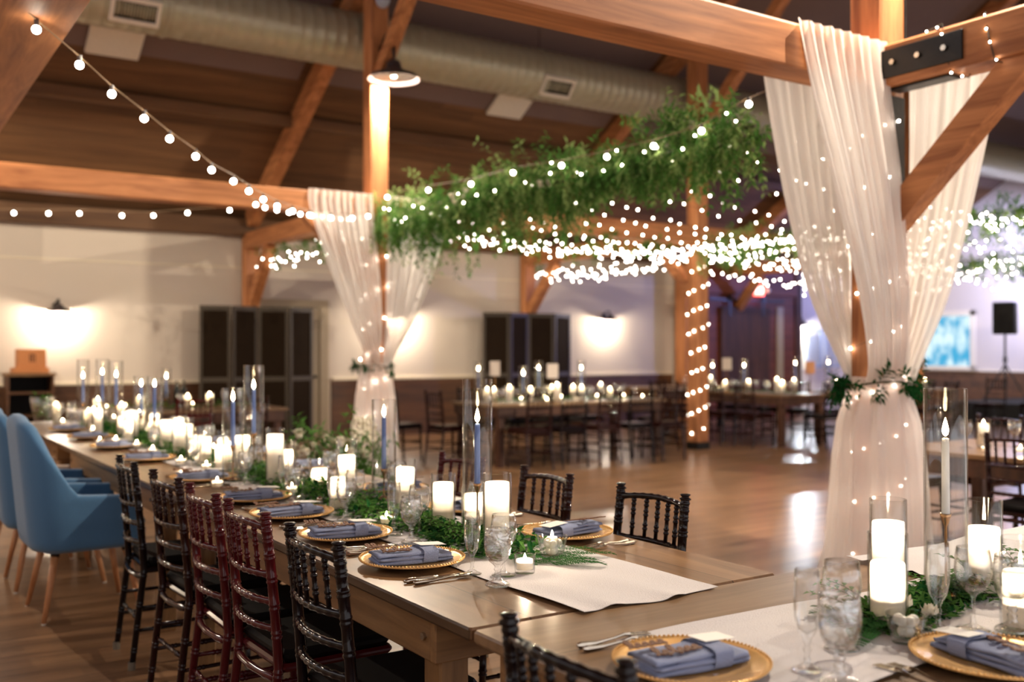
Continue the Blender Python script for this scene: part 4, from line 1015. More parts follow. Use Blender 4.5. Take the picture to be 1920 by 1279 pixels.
# upholstered wing armchairs
def wing_chair(x, y, rz, mat, label, group):
    e = empty('armchair', (x, y, 0), rz, label, 'armchair', group)
    nu = 48; nz = 12; T = .055
    def hgt(u):
        a = abs(u)
        if a < .34: return 1.085 - .035 * (a / .34) ** 3
        if a < .60:
            t = (a - .34) / .26; t = t * t * (3 - 2 * t); return 1.05 * (1 - t) + .665 * t
        return .665 - .02 * (a - .6) / .4
    def plan(u, r):          # U shaped plan: u -1..1
        a = abs(u); s = 1 if u > 0 else -1; W, BX = .315 + r, -.30 - r; R = .17 + r
        if a < .28: return BX, s * (a / .28) * (W - R)
        if a < .52:
            t = (a - .28) / .24 * pi / 2; return BX + R - R * cos(t), s * (W - R + R * sin(t))
        return BX + R + (a - .52) / .48 * (.22 - (BX + R)), s * W
    rows = []
    zs = [k / nz for k in range(nz + 1)]
    def pt(u, r, tz, top_pull=0):
        h = hgt(u); z = .375 + (h - .375) * tz; px_, py_ = plan(u, r)
        lean = .10 * max(0, z - .45) * (1 if abs(u) < .45 else max(0, (1 - (abs(u) - .45) / .3)))
        taper = 1 - .03 * (1 - tz) if z < .5 else 1
        return Vector((px_ - lean, py_ * taper, z))
    us = [-1 + 2 * k / nu for k in range(nu + 1)]
    rows.append([pt(u, -.045, 0) for u in us])
    for r, t in [(-.015, 0), (0, .03), (.008, .09)] + [(.01, q) for q in zs[2:-1]] + [(.008, .96), (0, .985), (-.02, 1.0), (-.04, 1.0), (-.055, .985), (-.06, .95)] + [(-.06, q) for q in reversed(zs[2:-1])] + [(-.06, .12)]:
        rows.append([pt(u, r, t) for u in us])
    mb = MB().grid(rows)
    n0 = len(rows); m0 = len(us)          # close the two arm fronts
    mb.f.append(tuple(k * m0 for k in range(n0))); mb.f.append(tuple(k * m0 + m0 - 1 for k in reversed(range(n0))))
    mb.build('upholstered_shell', mat, e, True)
    bm_ = MB()
    def rr(z, d):
        out = []
        for k in range(40):
            a = 2 * pi * k / 40; c_, s_ = cos(a), sin(a); p = .28
            out.append((.01 + (.27 - d) * (abs(c_) ** p) * (1 if c_ > 0 else -1), (.275 - d) * (abs(s_) ** p) * (1 if s_ > 0 else -1), z))
        return out
    sk_ = [rr(.36, .10), rr(.362, .02), rr(.375, .0), rr(.45, .0)]
    bm_.grid(sk_, True); bm_.f.append(tuple(range(39, -1, -1))); bm_.build('seat_base', mat, e, True)
    cz = MB(); rws = [rr(.445, .03), rr(.455, .008), rr(.49, 0.0), rr(.52, .012), rr(.535, .05), rr(.54, .12)]
    cz.grid(rws, True); cz.f.append(tuple(200 + k for k in range(40))); cz.build('seat_cushion', mat, e, True)
    for sx_, sy_ in ((-1, -1), (-1, 1), (1, -1), (1, 1)):
        l_ = MB().tube([(sx_ * .175, sy_ * .17, .365), (sx_ * .245, sy_ * .235, .005)], [.021, .0125], 12).build('leg', 'beech', e, True)
        MB().tube([(sx_ * .174, sy_ * .169, .372), (sx_ * .182, sy_ * .176, .335)], [.0235, .023], 12).build('ferrule', 'black_iron', l_, True)
        MB().tube([(sx_ * .2455, sy_ * .2355, 0.0), (sx_ * .2455, sy_ * .2355, .006)], .012, 10).build('glide', 'register_white', l_)
    return e
wing_chair(1.08, 5.90, .03, 'velvet_blue', 'blue upholstered armchair with beech legs, nearer of two', 'blue armchairs')
wing_chair(1.06, 6.72, .0, 'velvet_blue', 'blue upholstered armchair cut by the left edge, farther of two', 'blue armchairs')
wing_chair(1.02, 7.58, .0, 'velvet_cream', 'cream armchair top showing behind the blue chairs', None)

# ================================================================== TABLE WARE
GR = {}
def ld(prof, seg=40, close=True): return MB().lathe(prof, seg, (0, 0, 0), close)
def offset_in(prof, t): return [(max(r - t, .0002), z) for r, z in reversed(prof)]
# goblet: textured bowl, knobbed stem, domed foot
gob_o = [(.0002, .004), (.034, .004), (.036, .007), (.030, .012), (.014, .020), (.008, .030), (.0105, .037), (.007, .043), (.011, .050), (.008, .056), (.012, .062), (.024, .072), (.033, .088), (.038, .110), (.0385, .130), (.036, .150), (.0345, .163)]
gob_i = [(.0330, .163), (.0345, .150), (.0365, .130), (.036, .110), (.031, .090), (.022, .076), (.0002, .070)]
win_o = [(.0002, .003), (.035, .003), (.036, .005), (.020, .009), (.006, .016), (.0042, .03), (.0042, .07), (.008, .080), (.022, .090), (.034, .108), (.0395, .130), (.038, .155), (.034, .182)]
win_i = [(.0328, .182), (.0365, .155), (.038, .130), (.0325, .110), (.020, .093), (.0002, .086)]
flu_o = [(.0002, .003), (.031, .003), (.032, .005), (.018, .010), (.007, .018), (.0055, .035), (.009, .045), (.006, .055), (.010, .068), (.020, .085), (.026, .115), (.0275, .15), (.026, .185), (.0245, .21)]
flu_i = [(.0233, .21), (.0248, .185), (.026, .15), (.0245, .117), (.018, .088), (.0002, .075)]
GLM = {'water_goblet': [('bowl_and_foot', ld(gob_o + gob_i, 36, False).mesh('goblet', 'cut_crystal', True)), ('water', ld([(.0002, .0715), (.021, .077), (.0300, .091), (.0355, .111), (.0358, .125), (.0002, .125)], 32, False).mesh('water', 'water', True))],
       'wine_glass': [('bowl_and_foot', ld(win_o + win_i, 36, False).mesh('wine', 'plain_crystal', True)), ],
       'champagne_flute': [('bowl_and_foot', ld(flu_o + flu_i, 32, False).mesh('flute', 'plain_crystal', True)), ]}
CAT = {'water_goblet': 'goblet', 'wine_glass': 'wine glass', 'champagne_flute': 'champagne flute'}
def glass(kind, x, y, label, group=None, z=TZ, s=1.0):
    e = empty(kind, (x, y, z + .0055), random.Random(int(x * 1000 + y * 777)).uniform(0, 6), label, CAT[kind], group)
    e.scale = (s, s, s)
    ms = GLM[kind]
    for nm, me in ms:
        o = bpy.data.objects.new(nm, me); o.parent = e; C.objects.link(o)
    return e
# charger plate with beaded rim
pl = [(.0002, .004), (.085, .004), (.105, .006), (.125, .011), (.150, .016), (.163, .019), (.1655, .022), (.1635, .0245), (.150, .0205), (.125, .0155), (.106, .011), (.084, .0085), (.0002, .0085)]
pm = ld(pl, 72, False)
PLT = pm.mesh('plate', 'gold', True)
bd = MB()
for k in range(96):
    a = 2 * pi * k / 96; bd.sph((.1630 * cos(a), .1630 * sin(a), .0245), .0036, 5, 3)
BEAD = bd.mesh('beaded_rim', 'gold', True)
def slab_cloth(x0, x1, y0, y1, z0, z1, seed, n=22):
    rnd = random.Random(seed); rows = []; h = (z1 - z0) / 2; zc = (z0 + z1) / 2; m = 14
    p = [rnd.uniform(0, 6) for _ in range(4)]
    for i in range(n + 1):
        u = i / n; row = []; x = x0 + (x1 - x0) * u
        for k in range(m):
            a = 2 * pi * k / m; c_, s_ = cos(a), sin(a); q = .35
            yy_ = (y0 + y1) / 2 + (y1 - y0) / 2 * (abs(c_) ** q) * (1 if c_ > 0 else -1) + .0025 * sin(u * 7 + p[0])
            zz_ = zc + h * (abs(s_) ** .6) * (1 if s_ > 0 else -1) + .0015 * sin(u * 9 + k + p[1])
            row.append((x + .003 * sin(k * 1.7 + p[2]) * (1 if i in (0, n) else 0), yy_, zz_))
        rows.append(row)
    mb = MB().grid(rows, True); mb.f.append(tuple(range(m - 1, -1, -1))); mb.f.append(tuple(n * m + k for k in range(m)))
    return mb
nk = slab_cloth(-.125, .118, -.052, .050, .0, .014, 1); n2 = slab_cloth(-.118, .112, -.055, .047, .013, .026, 2); n3 = slab_cloth(-.125, .04, -.050, .050, .025, .036, 3)
nk.add(n2.v, n2.f); nk.add(n3.v, n3.f)
NAP = nk.mesh('fold', 'napkin_blue', True)
bn = MB(); rws = []
for i in range(9):
    x = .018 + .048 * i / 8; row = []
    for k in range(20):
        a = 2 * pi * k / 20; c_, s_ = cos(a), sin(a)
        row.append((x + .006 * (c_ > 0) * 0 + .004 * s_, .058 * (abs(c_) ** .4) * (1 if c_ > 0 else -1), .020 + .0225 * (abs(s_) ** .5) * (1 if s_ > 0 else -1)))
    rws.append(row)
bn.grid(rws, True)
BAND = bn.mesh('band', 'napkin_blue', True)
def name_script(seed):
    """thin wooden cut-out of joined handwriting: two short lines"""
    rnd = random.Random(seed); mb = MB()
    for ln, (yo, n, xs) in enumerate(((.012, rnd.randint(4, 6), -.085), (-.014, rnd.randint(5, 7), -.06))):
        pts = []; x = xs
        for q in range(n):
            tall = rnd.random() < .35 or q == 0; h = .020 if tall else .009
            for t in range(9):
                a = t / 8 * 2 * pi
                pts.append((x + .006 * sin(a) + .0125 * t / 8, yo + h * (.5 - .5 * cos(a)) - (.004 if rnd.random() < .05 else 0)))
            x += .0125
        for a, b in zip(pts, pts[1:]):
            d = Vector((b[0] - a[0], b[1] - a[1], 0))
            if d.length > 1e-5: mb.bar((a[0] * 1.5 + .02, a[1] * 1.7, 0), (b[0] * 1.5 + .02 + d.x * .2, b[1] * 1.7 + d.y * .2, 0), .0062, .003)
    return mb
def cutlery(kind):
    m_ = MB(); h = .004
    if kind == 'knife':
        m_.tube([(-.115, 0, .006), (-.10, 0, .006), (-.06, 0, .006), (-.02, 0, .006), (-.005, 0, .006)], [.004, .0085, .0065, .0055, .006], 8)
        m_.add([(-.005, -.006, .004), (.08, -.009, .004), (.112, -.004, .004), (.12, .004, .004), (-.005, .006, .004), (-.005, -.006, .007), (.08, -.009, .0055), (.112, -.004, .005), (.12, .004, .005), (-.005, .006, .007)],
               [(4, 3, 2, 1, 0), (5, 6, 7, 8, 9), (0, 1, 6, 5), (1, 2, 7, 6), (2, 3, 8, 7), (3, 4, 9, 8), (4, 0, 5, 9)])
    elif kind == 'fork':
        m_.tube([(-.10, 0, .007), (-.09, 0, .006), (-.05, 0, .005), (0, 0, .009), (.03, 0, .014), (.045, 0, .012)], [.004, .0075, .005, .003, .0035, .006], 7)
        m_.box(.04, .058, -.011, .011, .0095, .0125, .002)
        for k in range(4): m_.bar((.055, -.0092 + k * .0061, .011), (.10, -.0092 + k * .0061, .008), .0028, .002)
    else:
        m_.tube([(-.10, 0, .007), (-.09, 0, .006), (-.04, 0, .005), (.03, 0, .009), (.05, 0, .008)], [.004, .0075, .005, .003, .0035], 7)
        m_.lathe([(.0002, .001), (.012, .003), (.019, .010), (.0178, .0105), (.011, .005), (.0002, .003)], 16, (0, 0, 0)).xf(Matrix.Translation((.068, 0, .003)) @ Matrix.Diagonal((1.35, 1, .7, 1)), len(m_.v) - 96)
    return m_.mesh(kind, 'steel', kind != 'fork')
CUT = {k: cutlery(k) for k in ('knife', 'fork', 'spoon')}
def setting(x, y, rz, where, seed, full=2, zc=TZ):
    rnd = random.Random(seed); R_ = Matrix.Rotation(rz, 4, 'Z')
    def at(u, v): p = R_ @ Vector((u, v, 0)); return x + p.x, y + p.y
    e = empty('charger_plate', (x, y, zc + .001), 0, 'gold rimmed charger plate at the %s' % where, 'plate', 'gold charger plates')
    for nm, me in (('plate', PLT), ('beaded_rim', BEAD)):
        o = bpy.data.objects.new(nm, me); o.parent = e; C.objects.link(o)
    a = rnd.uniform(-.15, .15)
    zb = zc + .0105
    px_, py_ = at(.0, .0)
    e = empty('cloth_napkin', (px_, py_, zb), rz + a, 'folded blue grey napkin at the %s' % where, 'napkin', 'blue grey napkins')
    for nm, me in (('fold', NAP), ('band', BAND)):
        o = bpy.data.objects.new(nm, me); o.parent = e; C.objects.link(o)
    if full >= 1:
        c_ = MB().box(-.045, .045, -.028, .028, 0, .0009).build('place_card', 'paper_white')
        qx, qy = at(.072, .018); c_.location = (qx, qy, zb + .0275 + .0165); c_.rotation_euler = (0, radians(4), rz + a + .1)
        tag(c_, 'white place card at the %s' % where, 'card', 'place cards')
        n_ = name_script(seed).build('name_cutout', 'walnut_cut'); qx, qy = at(-.035, .0); n_.location = (qx, qy, zb + .046); n_.rotation_euler = (radians(10), 0, rz + a)
        tag(n_, 'wooden name tag at the %s' % where, 'name tag', 'wooden name cut-outs')
    if full >= 2:
        for kind, v, lab in (('knife', -.215, 'steel knife'), ('spoon', -.245, 'steel spoon'), ('fork', .21, 'inner steel fork'), ('fork', .24, 'outer steel fork')):
            qx, qy = at(-.02 + rnd.uniform(-.01, .01), v)
            o = bpy.data.objects.new(kind, CUT[kind]); o.location = (qx, qy, zc + .001); o.rotation_euler = (0, 0, rz + rnd.uniform(-.05, .05)); C.objects.link(o)
            tag(o, '%s at the %s' % (lab, where), kind, 'cutlery on the tables')
LP = [(1.46, 2.76), (1.465, 3.27), (1.47, 3.80), (1.49, 4.30), (1.50, 5.10), (1.49, 6.20), (1.50, 7.10), (1.50, 7.95), (1.50, 8.8)]
for k, (x, y) in enumerate(LP):
    setting(x, y, 0, '%s place on the left of the long table' % ORD[k], 200 + k, 2 if k < 5 else (1 if k < 7 else 0))
RP = [(2.135, 2.86), (2.13, 3.55), (2.13, 4.22), (2.13, 5.3), (2.13, 6.2), (2.13, 7.1)]
for k, (x, y) in enumerate(RP):
    setting(x, y, pi, '%s place on the right of the long table' % ORD[k], 230 + k, 2 if k < 3 else 0)
setting(1.465, 1.53, -.05, 'left end of the cross table', 250, 2)
setting(2.02, 1.20, pi / 2 - .15, 'bottom right corner of the cross table', 251, 2)
gG = 'textured water goblets'
for k, (x, y) in enumerate(((1.51, 2.345), (1.60, 3.03), (1.60, 3.57), (1.60, 4.12), (1.62, 4.80), (1.63, 5.7), (1.63, 6.6), (1.63, 7.5), (1.62, 8.4))):
    wh = 'left row of the long table, %s from the near end' % ORD[k].replace('nearest', 'first')
    glass('water_goblet', x, y, 'clear textured water goblet, ' + wh, gG)
    if k < 6:
        glass('wine_glass', x + .085, y + .10, 'clear wine glass, ' + wh, 'wine glasses', s=1.0)
        glass('champagne_flute', x + .02, y + .17, 'clear champagne flute, ' + wh, 'champagne flutes', s=.9)
for k, (x, y) in enumerate(((1.985, 3.22), (1.99, 3.92), (1.98, 4.6), (1.98, 5.7), (1.98, 6.6))):
    wh = 'right row of the long table, %s from the near end' % ORD[k].replace('nearest', 'first')
    glass('water_goblet', x, y, 'clear textured water goblet, ' + wh, gG)
    if k < 3: glass('wine_glass', x - .03, y - .09, 'clear wine glass, ' + wh, 'wine glasses')
def TXd(px, d): r = (px - 960) / FPX; return (d * (r * cos(TH) + sin(TH)), d * (cos(TH) - r * sin(TH)))
for kind, px, by, lb in (('champagne_flute', 1512, 1262, 'champagne flute leftmost on the cross table'), ('water_goblet', 1572, 1290, 'large textured goblet blurred at the bottom of the cross table'),
                         ('wine_glass', 1577, 1222, 'wine glass behind the blurred goblet of the cross table'), ('champagne_flute', 1757, 1185, 'champagne flute right of the big double candle'),
                         ('wine_glass', 1823, 1186, 'round wine glass between flute and goblet at lower right'), ('water_goblet', 1896, 1190, 'water goblet cut by the right edge of the cross table')):
    p = P(px, by, TZ); glass(kind, p.x, p.y, lb, None, s={'champagne_flute': 1.0, 'wine_glass': 1.08, 'water_goblet': 1.12}[kind])

# candles
def flame_mb(h=.021, r=.0048):
    return MB().lathe([(.0003, 0), (r * .7, h * .12), (r, h * .3), (r * .85, h * .5), (r * .5, h * .75), (.0003, h)], 12)
FLM = flame_mb().mesh('flame', 'flame', True); FLB = flame_mb(.050, .0085).mesh('flame_big', 'flame', True)
WK = MB().tube([(0, 0, -.012), (0, 0, .004), (.001, 0, .007)], .0009, 5).mesh('wick', 'wick')
def add_flame(parent, z, big=False, power=.0, color=(1, .78, .54)):
    w_ = bpy.data.objects.new('wick', WK); w_.location = (0, 0, z); w_.parent = parent; C.objects.link(w_)
    f = bpy.data.objects.new('flame', FLB if big else FLM); f.location = (0, 0, z + .004); f.parent = parent; C.objects.link(f)
    if power: light('candle_light', 'POINT', (0, 0, z + .018), power, color, .006, parent=parent)
def cyl(r, h, t=.003, base=.008, seg=44):
    return MB().lathe([(.0003, .001), (r - .001, .001), (r, .003), (r, h - .001), (r - t / 2, h), (r - t, h - .001), (r - t, base), (.0003, base)], seg)
def pillar(x, y, r, hg, rc, hc, where, power=1.0, z=TZ, gap=True):
    zz = z + .0055
    g = cyl(r, hg).build('glass_cylinder', 'clear_glass', None, True, (x, y, zz)); tag(g, 'clear glass around the %s' % where, 'glass cylinder', 'hurricane glasses')
    c_ = empty('pillar_candle', (x, y, zz + .0085), 0, 'lit white %s' % where, 'candle', 'white pillar candles')
    zt = hc - .0085; we = min(.050, zt * .5)
    MB().lathe([(.0003, 0), (rc, 0), (rc, zt * .5), (rc, zt - .004), (rc - .0015, zt), (rc - .006, zt - .001)], 36, caps=False).lathe([(rc - .0002, zt * .30), (rc * .75, zt * .5), (rc * .45, zt - we - .008), (.0003, zt - we - .001)], 36, caps=False).build('wax', 'candle_wax', c_, True)
    add_flame(c_, zt - we + .006, False, power)
    return c_
def taper(x, y, h, hh, hc, where, mat='taper_blue', r=.053, power=1.0, z=TZ):
    zz = z + .0055
    g = cyl(r, h, .003, .010).build('glass_cylinder', 'clear_glass', None, True, (x, y, zz)); tag(g, 'tall clear glass cylinder %s' % where, 'glass cylinder', 'tall hurricane glasses')
    hd = empty('candle_holder', (x, y, zz + .0105), 0, 'brass candle stand in the glass %s' % where, 'candle holder', 'brass candle stands')
    MB().lathe([(.0003, 0), (.036, 0), (.037, .003), (.015, .007), (.005, .012), (.0032, .02), (.0032, hh - .035), (.007, hh - .028), (.012, hh - .012), (.0155, hh), (.0135, hh), (.0108, hh - .010), (.0003, hh - .014)], 24).build('stem_and_cup', 'brass', hd, True)
    c_ = empty('taper_candle', (x, y, zz + .0105 + hh - .0135), 0, 'lit %s taper in the glass %s' % ('slate blue' if mat == 'taper_blue' else 'pale', where), 'candle', 'taper candles')
    MB().lathe([(.0003, 0), (.0102, 0), (.0106, .01), (.0096, hc - .01), (.0085, hc - .002), (.004, hc), (.0003, hc - .001)], 20).build('wax', mat, c_, True)
    add_flame(c_, hc, True, power)
    return c_
def votive(x, y, label, power=.5, r=.030, h=.052, rt=None, z=TZ, balls=False, lit=True):
    e = empty('votive_candle', (x, y, z + .0055), 0, label, 'votive candle', 'votive candles'); rt = rt or r * 1.08
    MB().lathe([(.0003, .001), (r - .001, .001), (r, .003), (rt, h), (rt - .003, h), (r - .003, .012), (.0003, .012)], 32).build('glass_cup', 'clear_glass', e, True)
    if balls:
        rnd = random.Random(int(x * 999)); n = 0
        for k in range(8):
            a = k * 2.4; lv = k // 4; rr_ = (r if lv == 0 else rt) - .024
            MB().sph((rr_ * .75 * cos(a), rr_ * .75 * sin(a), .026 + .024 * lv), .0135, 12, 8).build('white_bead', 'white_ball', e, True)
        if not lit: return e
        c_ = MB().lathe([(.0003, h - .018), (.016, h - .018), (.017, h - .004), (.0145, h - .003), (.013, h - .006), (.0003, h - .006)], 20).build('wax', 'candle_wax', e, True)
        add_flame(e, h - .006, False, power)
    else:
        MB().lathe([(.0003, .0125), (r * .80, .0125), (r * .84, h * .74), (r * .78, h * .75)], 24, caps=False).lathe([(r * .82, h * .6), (.0003, h * .6)], 24, caps=False).build('wax', 'candle_wax', e, True)
        add_flame(e, h * .62, False, power)
    return e
PIL = [(831, 3.70, .046, .205, .038, .170, 'pillar candle with greenery at its foot, left of the tallest glass'),
       (932, 3.25, .047, .262, .040, .232, 'big pillar candle nearest on the long table'),
       (887, 3.62, .043, .165, .036, .140, 'short pillar candle just behind the tallest glass'),
       (760, 4.22, .046, .200, .039, .165, 'pillar candle right of the second tall glass'),
       (650, 4.42, .046, .270, .038, .195, 'pillar candle in the glass left of the second tall glass'),
       (599, 4.72, .047, .150, .038, .100, 'low pillar candle by the flutes, middle of the long table'),
       (634, 4.12, .037, .150, .031, .135, 'slim pillar candle before the goblets, mid table'),
       (516, 4.92, .046, .276, .040, .245, 'tall white pillar standing before the dark screen'),
       (541, 5.05, .030, .205, .024, .155, 'slender candle right beside the white pillar'),
       (455, 5.32, .045, .245, .038, .205, 'pillar candle below the two tall glasses, mid left'),
       (413, 5.20, .030, .180, .026, .165, 'slim pillar on the left of the tall glass pair'),
       (430, 5.34, .030, .190, .026, .170, 'slim pillar close beside the tall glass pair'),
       (367, 6.05, .060, .200, .040, .140, 'pillar candle in the wide short glass'),
       (312, 6.60, .045, .215, .040, .195, 'left pillar of the bright candle pair far on the table'),
       (334, 6.72, .045, .215, .038, .200, 'right pillar of the bright candle pair far on the table'),
       (248, 7.30, .050, .240, .042, .215, 'bright pillar candle before the far tall glasses')]
for px, d, r, hg, rc, hc, wh in PIL:
    x, y = TXd(px, d); pillar(x, y, r, hg, rc, hc, wh, .32)
TAP = [(895, 3.53, .560, .180, .225, 'standing tallest near the big pillar'), (720, 4.38, .445, .130, .240, 'before the far drape'), (476, 5.40, .578, .200, .250, 'before the dark screen, taller of the pair'),
       (437, 5.02, .470, .170, .235, 'before the dark screen, shorter of the pair'), (218, 8.1, .570, .20, .24, 'far down the long table, rightmost of three'), (192, 8.6, .580, .20, .25, 'far down the long table, middle of three'),
       (156, 9.25, .570, .16, .24, 'far down the long table, leftmost of three'), (265, 7.45, .465, .16, .23, 'far down the table, left of the shorter two'), (290, 7.05, .465, .17, .23, 'far down the table, right of the shorter two')]
for px, d, h, hh, hc, wh in TAP:
    x, y = TXd(px, d); taper(x, y, h, hh, hc, wh, power=1.0)
# cross table
x, y = TXd(1772, 2.67); taper(x, y, .56, .215, .215, 'on the cross table at right', 'ivory_taper_wax', .055)
for px, d, hg, hc, wh in ((1663, 2.41, .222, .150, 'front pillar candle of the stacked looking pair on the cross table'), (1664, 2.62, .272, .212, 'pillar candle at the back of the stacked looking pair'),
                          (1844, 2.72, .255, .180, 'pillar candle right of the tall glass on the cross table'), (1912, 2.38, .215, .135, 'pillar candle cut by the right edge')):
    x, y = TXd(px, d); pillar(x, y, .0465, hg, .040, hc, wh, .9)
p = P(984, 1077, TZ); votive(p.x, p.y, 'small votive candle beside the fern at the runner end', .4, .030, .055)
p = P(725, 988, TZ); votive(p.x, p.y, 'small votive candle on the fern between two plates', .4, .028, .048, .033)
p = P(1035, 1050, TZ); votive(p.x, p.y, 'tapered glass cup of white balls with a lit candle, by the right plate', .4, .034, .072, .050, balls=True)
p = P(1697, 1208, TZ); votive(p.x, p.y, 'tapered glass cup of white balls on the cross table', 0.3, .032, .066, .046, balls=True, lit=False)
for k, (px, d) in enumerate(((408, 4.75), (548, 4.55), (375, 5.8), (287, 6.3), (218, 7.0), (175, 7.8), (188, 6.9), (340, 5.7))):
    x, y = TXd(px, d); x = max(1.36, x)
    votive(x, y, 'votive candle among the greenery of the long table, %s from the near end' % ('ninth', 'fourth', 'fifth', 'sixth', 'seventh', 'eighth', 'tenth', 'eleventh')[k], .3)
# salt shaker
p = P(600, 958, TZ); e = empty('salt_shaker', (p.x, p.y, TZ + .005), 0, 'small glass salt shaker between the goblets', 'shaker')
MB().lathe([(.0003, 0), (.014, 0), (.0155, .004), (.0135, .03), (.0125, .04), (.0003, .04)], 10).build('jar', 'plain_crystal', e, True)
MB().lathe([(.0003, .0405), (.013, .0405), (.013, .048), (.007, .055), (.0003, .056)], 14).build('cap', 'steel', e, True)

# greenery on the tables
def table_green(name_label, path, n, rad, seed, flat=.28, L_=.038, W_=.017, fern=0, sprigs=10):
    e = empty('greenery_runner', (0, 0, 0), 0, name_label, 'greenery', 'greenery down the tables')
    rnd = random.Random(seed)
    mb, st = leaves_on(path, n, rad, L_, W_, seed, .0, .0, flat)
    mb.v = [(x, y, max(z, TZ + .009)) for x, y, z in mb.v]; mb.build('leaves', 'leaf_green', e)
    m2, s2 = leaves_on(path, n // 3, rad, L_ * 1.2, W_ * 1.1, seed + 1, 0, 0, flat * 1.2); m2.v = [(x, y, max(z, TZ + .009)) for x, y, z in m2.v]; m2.build('dark_leaves', 'leaf_dark', e)
    fr_ = MB(); pts = [Vector(p) for p in path]
    for k in range(fern):       # feathery fern fronds lying flat
        i = rnd.randrange(len(pts) - 1); c = pts[i].lerp(pts[i + 1], rnd.random()) + Vector((rnd.uniform(-.05, .05), rnd.uniform(-.04, .04), 0)); a = rnd.uniform(0, 6.28)
        frond(fr_, c, a, rnd.uniform(.13, .2), rnd)
    sp = MB(); ss = MB()
    for k in range(sprigs):     # upright leafy sprigs
        i = rnd.randrange(len(pts) - 1); c = pts[i].lerp(pts[i + 1], rnd.random()); a = rnd.uniform(0, 6.28)
        d = Vector((cos(a), sin(a), rnd.uniform(.35, .9))).normalized(); prev = c.copy(); prev.z = TZ + .02
        for j in range(7):
            d = (d + Vector((rnd.uniform(-.1, .1), rnd.uniform(-.1, .1), -.09))).normalized(); q = prev + d * .022; q.z = max(q.z, TZ + .015); ss.tube([prev, q], .0012, 4, False)
            sd = d.cross(Vector((0, 0, 1))).normalized()
            for sg in (-1, 1): sp.leaf(q, d * .6 + sd * sg + Vector((0, 0, .2)), (0, 0, 1), .040 * (1 - j * .06), .014)
            prev = q
    if sprigs: sp.build('leafy_sprigs', 'leaf_green', e); ss.build('sprig_stems', 'stem_brown', e)
    if fern: fr_.build('fern_fronds', 'fern_green', e)
    st.tube([p + Vector((0, 0, .012)) for p in pts], .003, 5); st.build('vine', 'stem_brown', e)
    return e
def frond(mb, c, a, L_, rnd, z=TZ + .011):
    d = Vector((cos(a), sin(a), 0)); s = Vector((-sin(a), cos(a), 0)); n = 15
    for j in range(n):
        t = j / n; q = Vector((c.x, c.y, z + .012 * sin(pi * t) + rnd.uniform(0, .004))) + d * L_ * t; w = .055 * (1 - t) ** .7 * (.4 + .6 * min(1, t * 4)) + .006
        for sg in (-1, 1):
            dd = (d * .9 + s * sg).normalized()
            for m in range(4):
                b = q + dd * w * m / 4
                mb.leaf(b, dd + d * .5, (0, 0, 1), w * .42, .0055); mb.leaf(b, dd - d * .1 + s * sg * .4, (0, 0, 1), w * .34, .005)
tp = [(1.80, 2.66, TZ), (1.80, 3.1, TZ), (1.76, 3.6, TZ), (1.80, 4.2, TZ), (1.78, 4.9, TZ), (1.82, 5.7, TZ), (1.78, 6.6, TZ), (1.80, 7.6, TZ), (1.8, 9.4, TZ)]
table_green('leafy greenery running down the middle of the long table', tp, 7500, lambda t: .145 + .025 * sin(t * 60), 300, .42, fern=50, sprigs=120)
e = empty('fern_sprig', (0, 0, 0), 0, 'feathery fern sprig pointing over the white runner end', 'fern')
fr_ = MB(); rnd = random.Random(9)
for px, py, a, L_ in ((1000, 1060, -.45, .20), (1035, 1062, -.75, .17), (1010, 1045, -.2, .20), (965, 1050, -1.1, .13), (1030, 1050, -.45, .22)):
    p = P(px, py, TZ); frond(fr_, p, a + .0, L_, rnd)
fr_.build('fronds', 'fern_green', e)
q0, q1 = P(1560, 1165, TZ), P(1620, 1160, TZ)
table_green('leafy greenery along the runner of the cross table', [(2.0, 1.52, TZ), (2.2, 1.55, TZ), (2.45, 1.6, TZ), (2.7, 1.62, TZ), (3.2, 1.6, TZ)], 1700, .11, 310, .3, fern=16, sprigs=22)
def rose(x, y, z, r, label, mat='petal_white'):
    e = empty('white_rose', (x, y, z), 0, label, 'flower', 'white flowers on the tables'); m_ = MB()
    for k in range(18):
        a = k * 2.4; t = k / 18; rr_ = r * (.15 + .85 * t); el = 1.2 - .9 * t
        d = Vector((cos(a) * cos(el), sin(a) * cos(el), sin(el)))
        m_.leaf(Vector((cos(a) * rr_ * .25, sin(a) * rr_ * .25, -r * .2 * t)), d, Vector((0, 0, 1)), r * (.8 + .35 * t), r * .95, -.45)
    m_.sph((0, 0, r * .25), r * .42, 8, 6); m_.build('petals', mat, e)
    return e
for px, py, z, r, lb in ((1690, 1150, .80, .032, 'white rose right of the double candle on the cross table'), (1742, 1165, .79, .026, 'half open white bloom under the flute on the cross table'),
                         (1895, 1010, .84, .03, 'white rose at the right edge beside the candle glass'), (455, 890, .80, .03, 'white rose by the pillar under the two tall glasses'),
                         (590, 895, .80, .03, 'white rose before the low pillar candle'), (700, 925, .79, .03, 'white rose at the foot of the second tall glass'), (505, 892, .79, .026, 'pale bloom in the greenery right of the tall glass pair'), (685, 945, .78, .026, 'pale bloom between slim pillar and second tall glass'),
                         (1060, 1010, .77, .02, 'pale bud beside the cup of white balls')):
    p = P(px, py, z - .02)
    if px == 1895: p = Vector((2.70, 1.57, 0)); z = .80
    rose(p.x, p.y, z, r, lb)

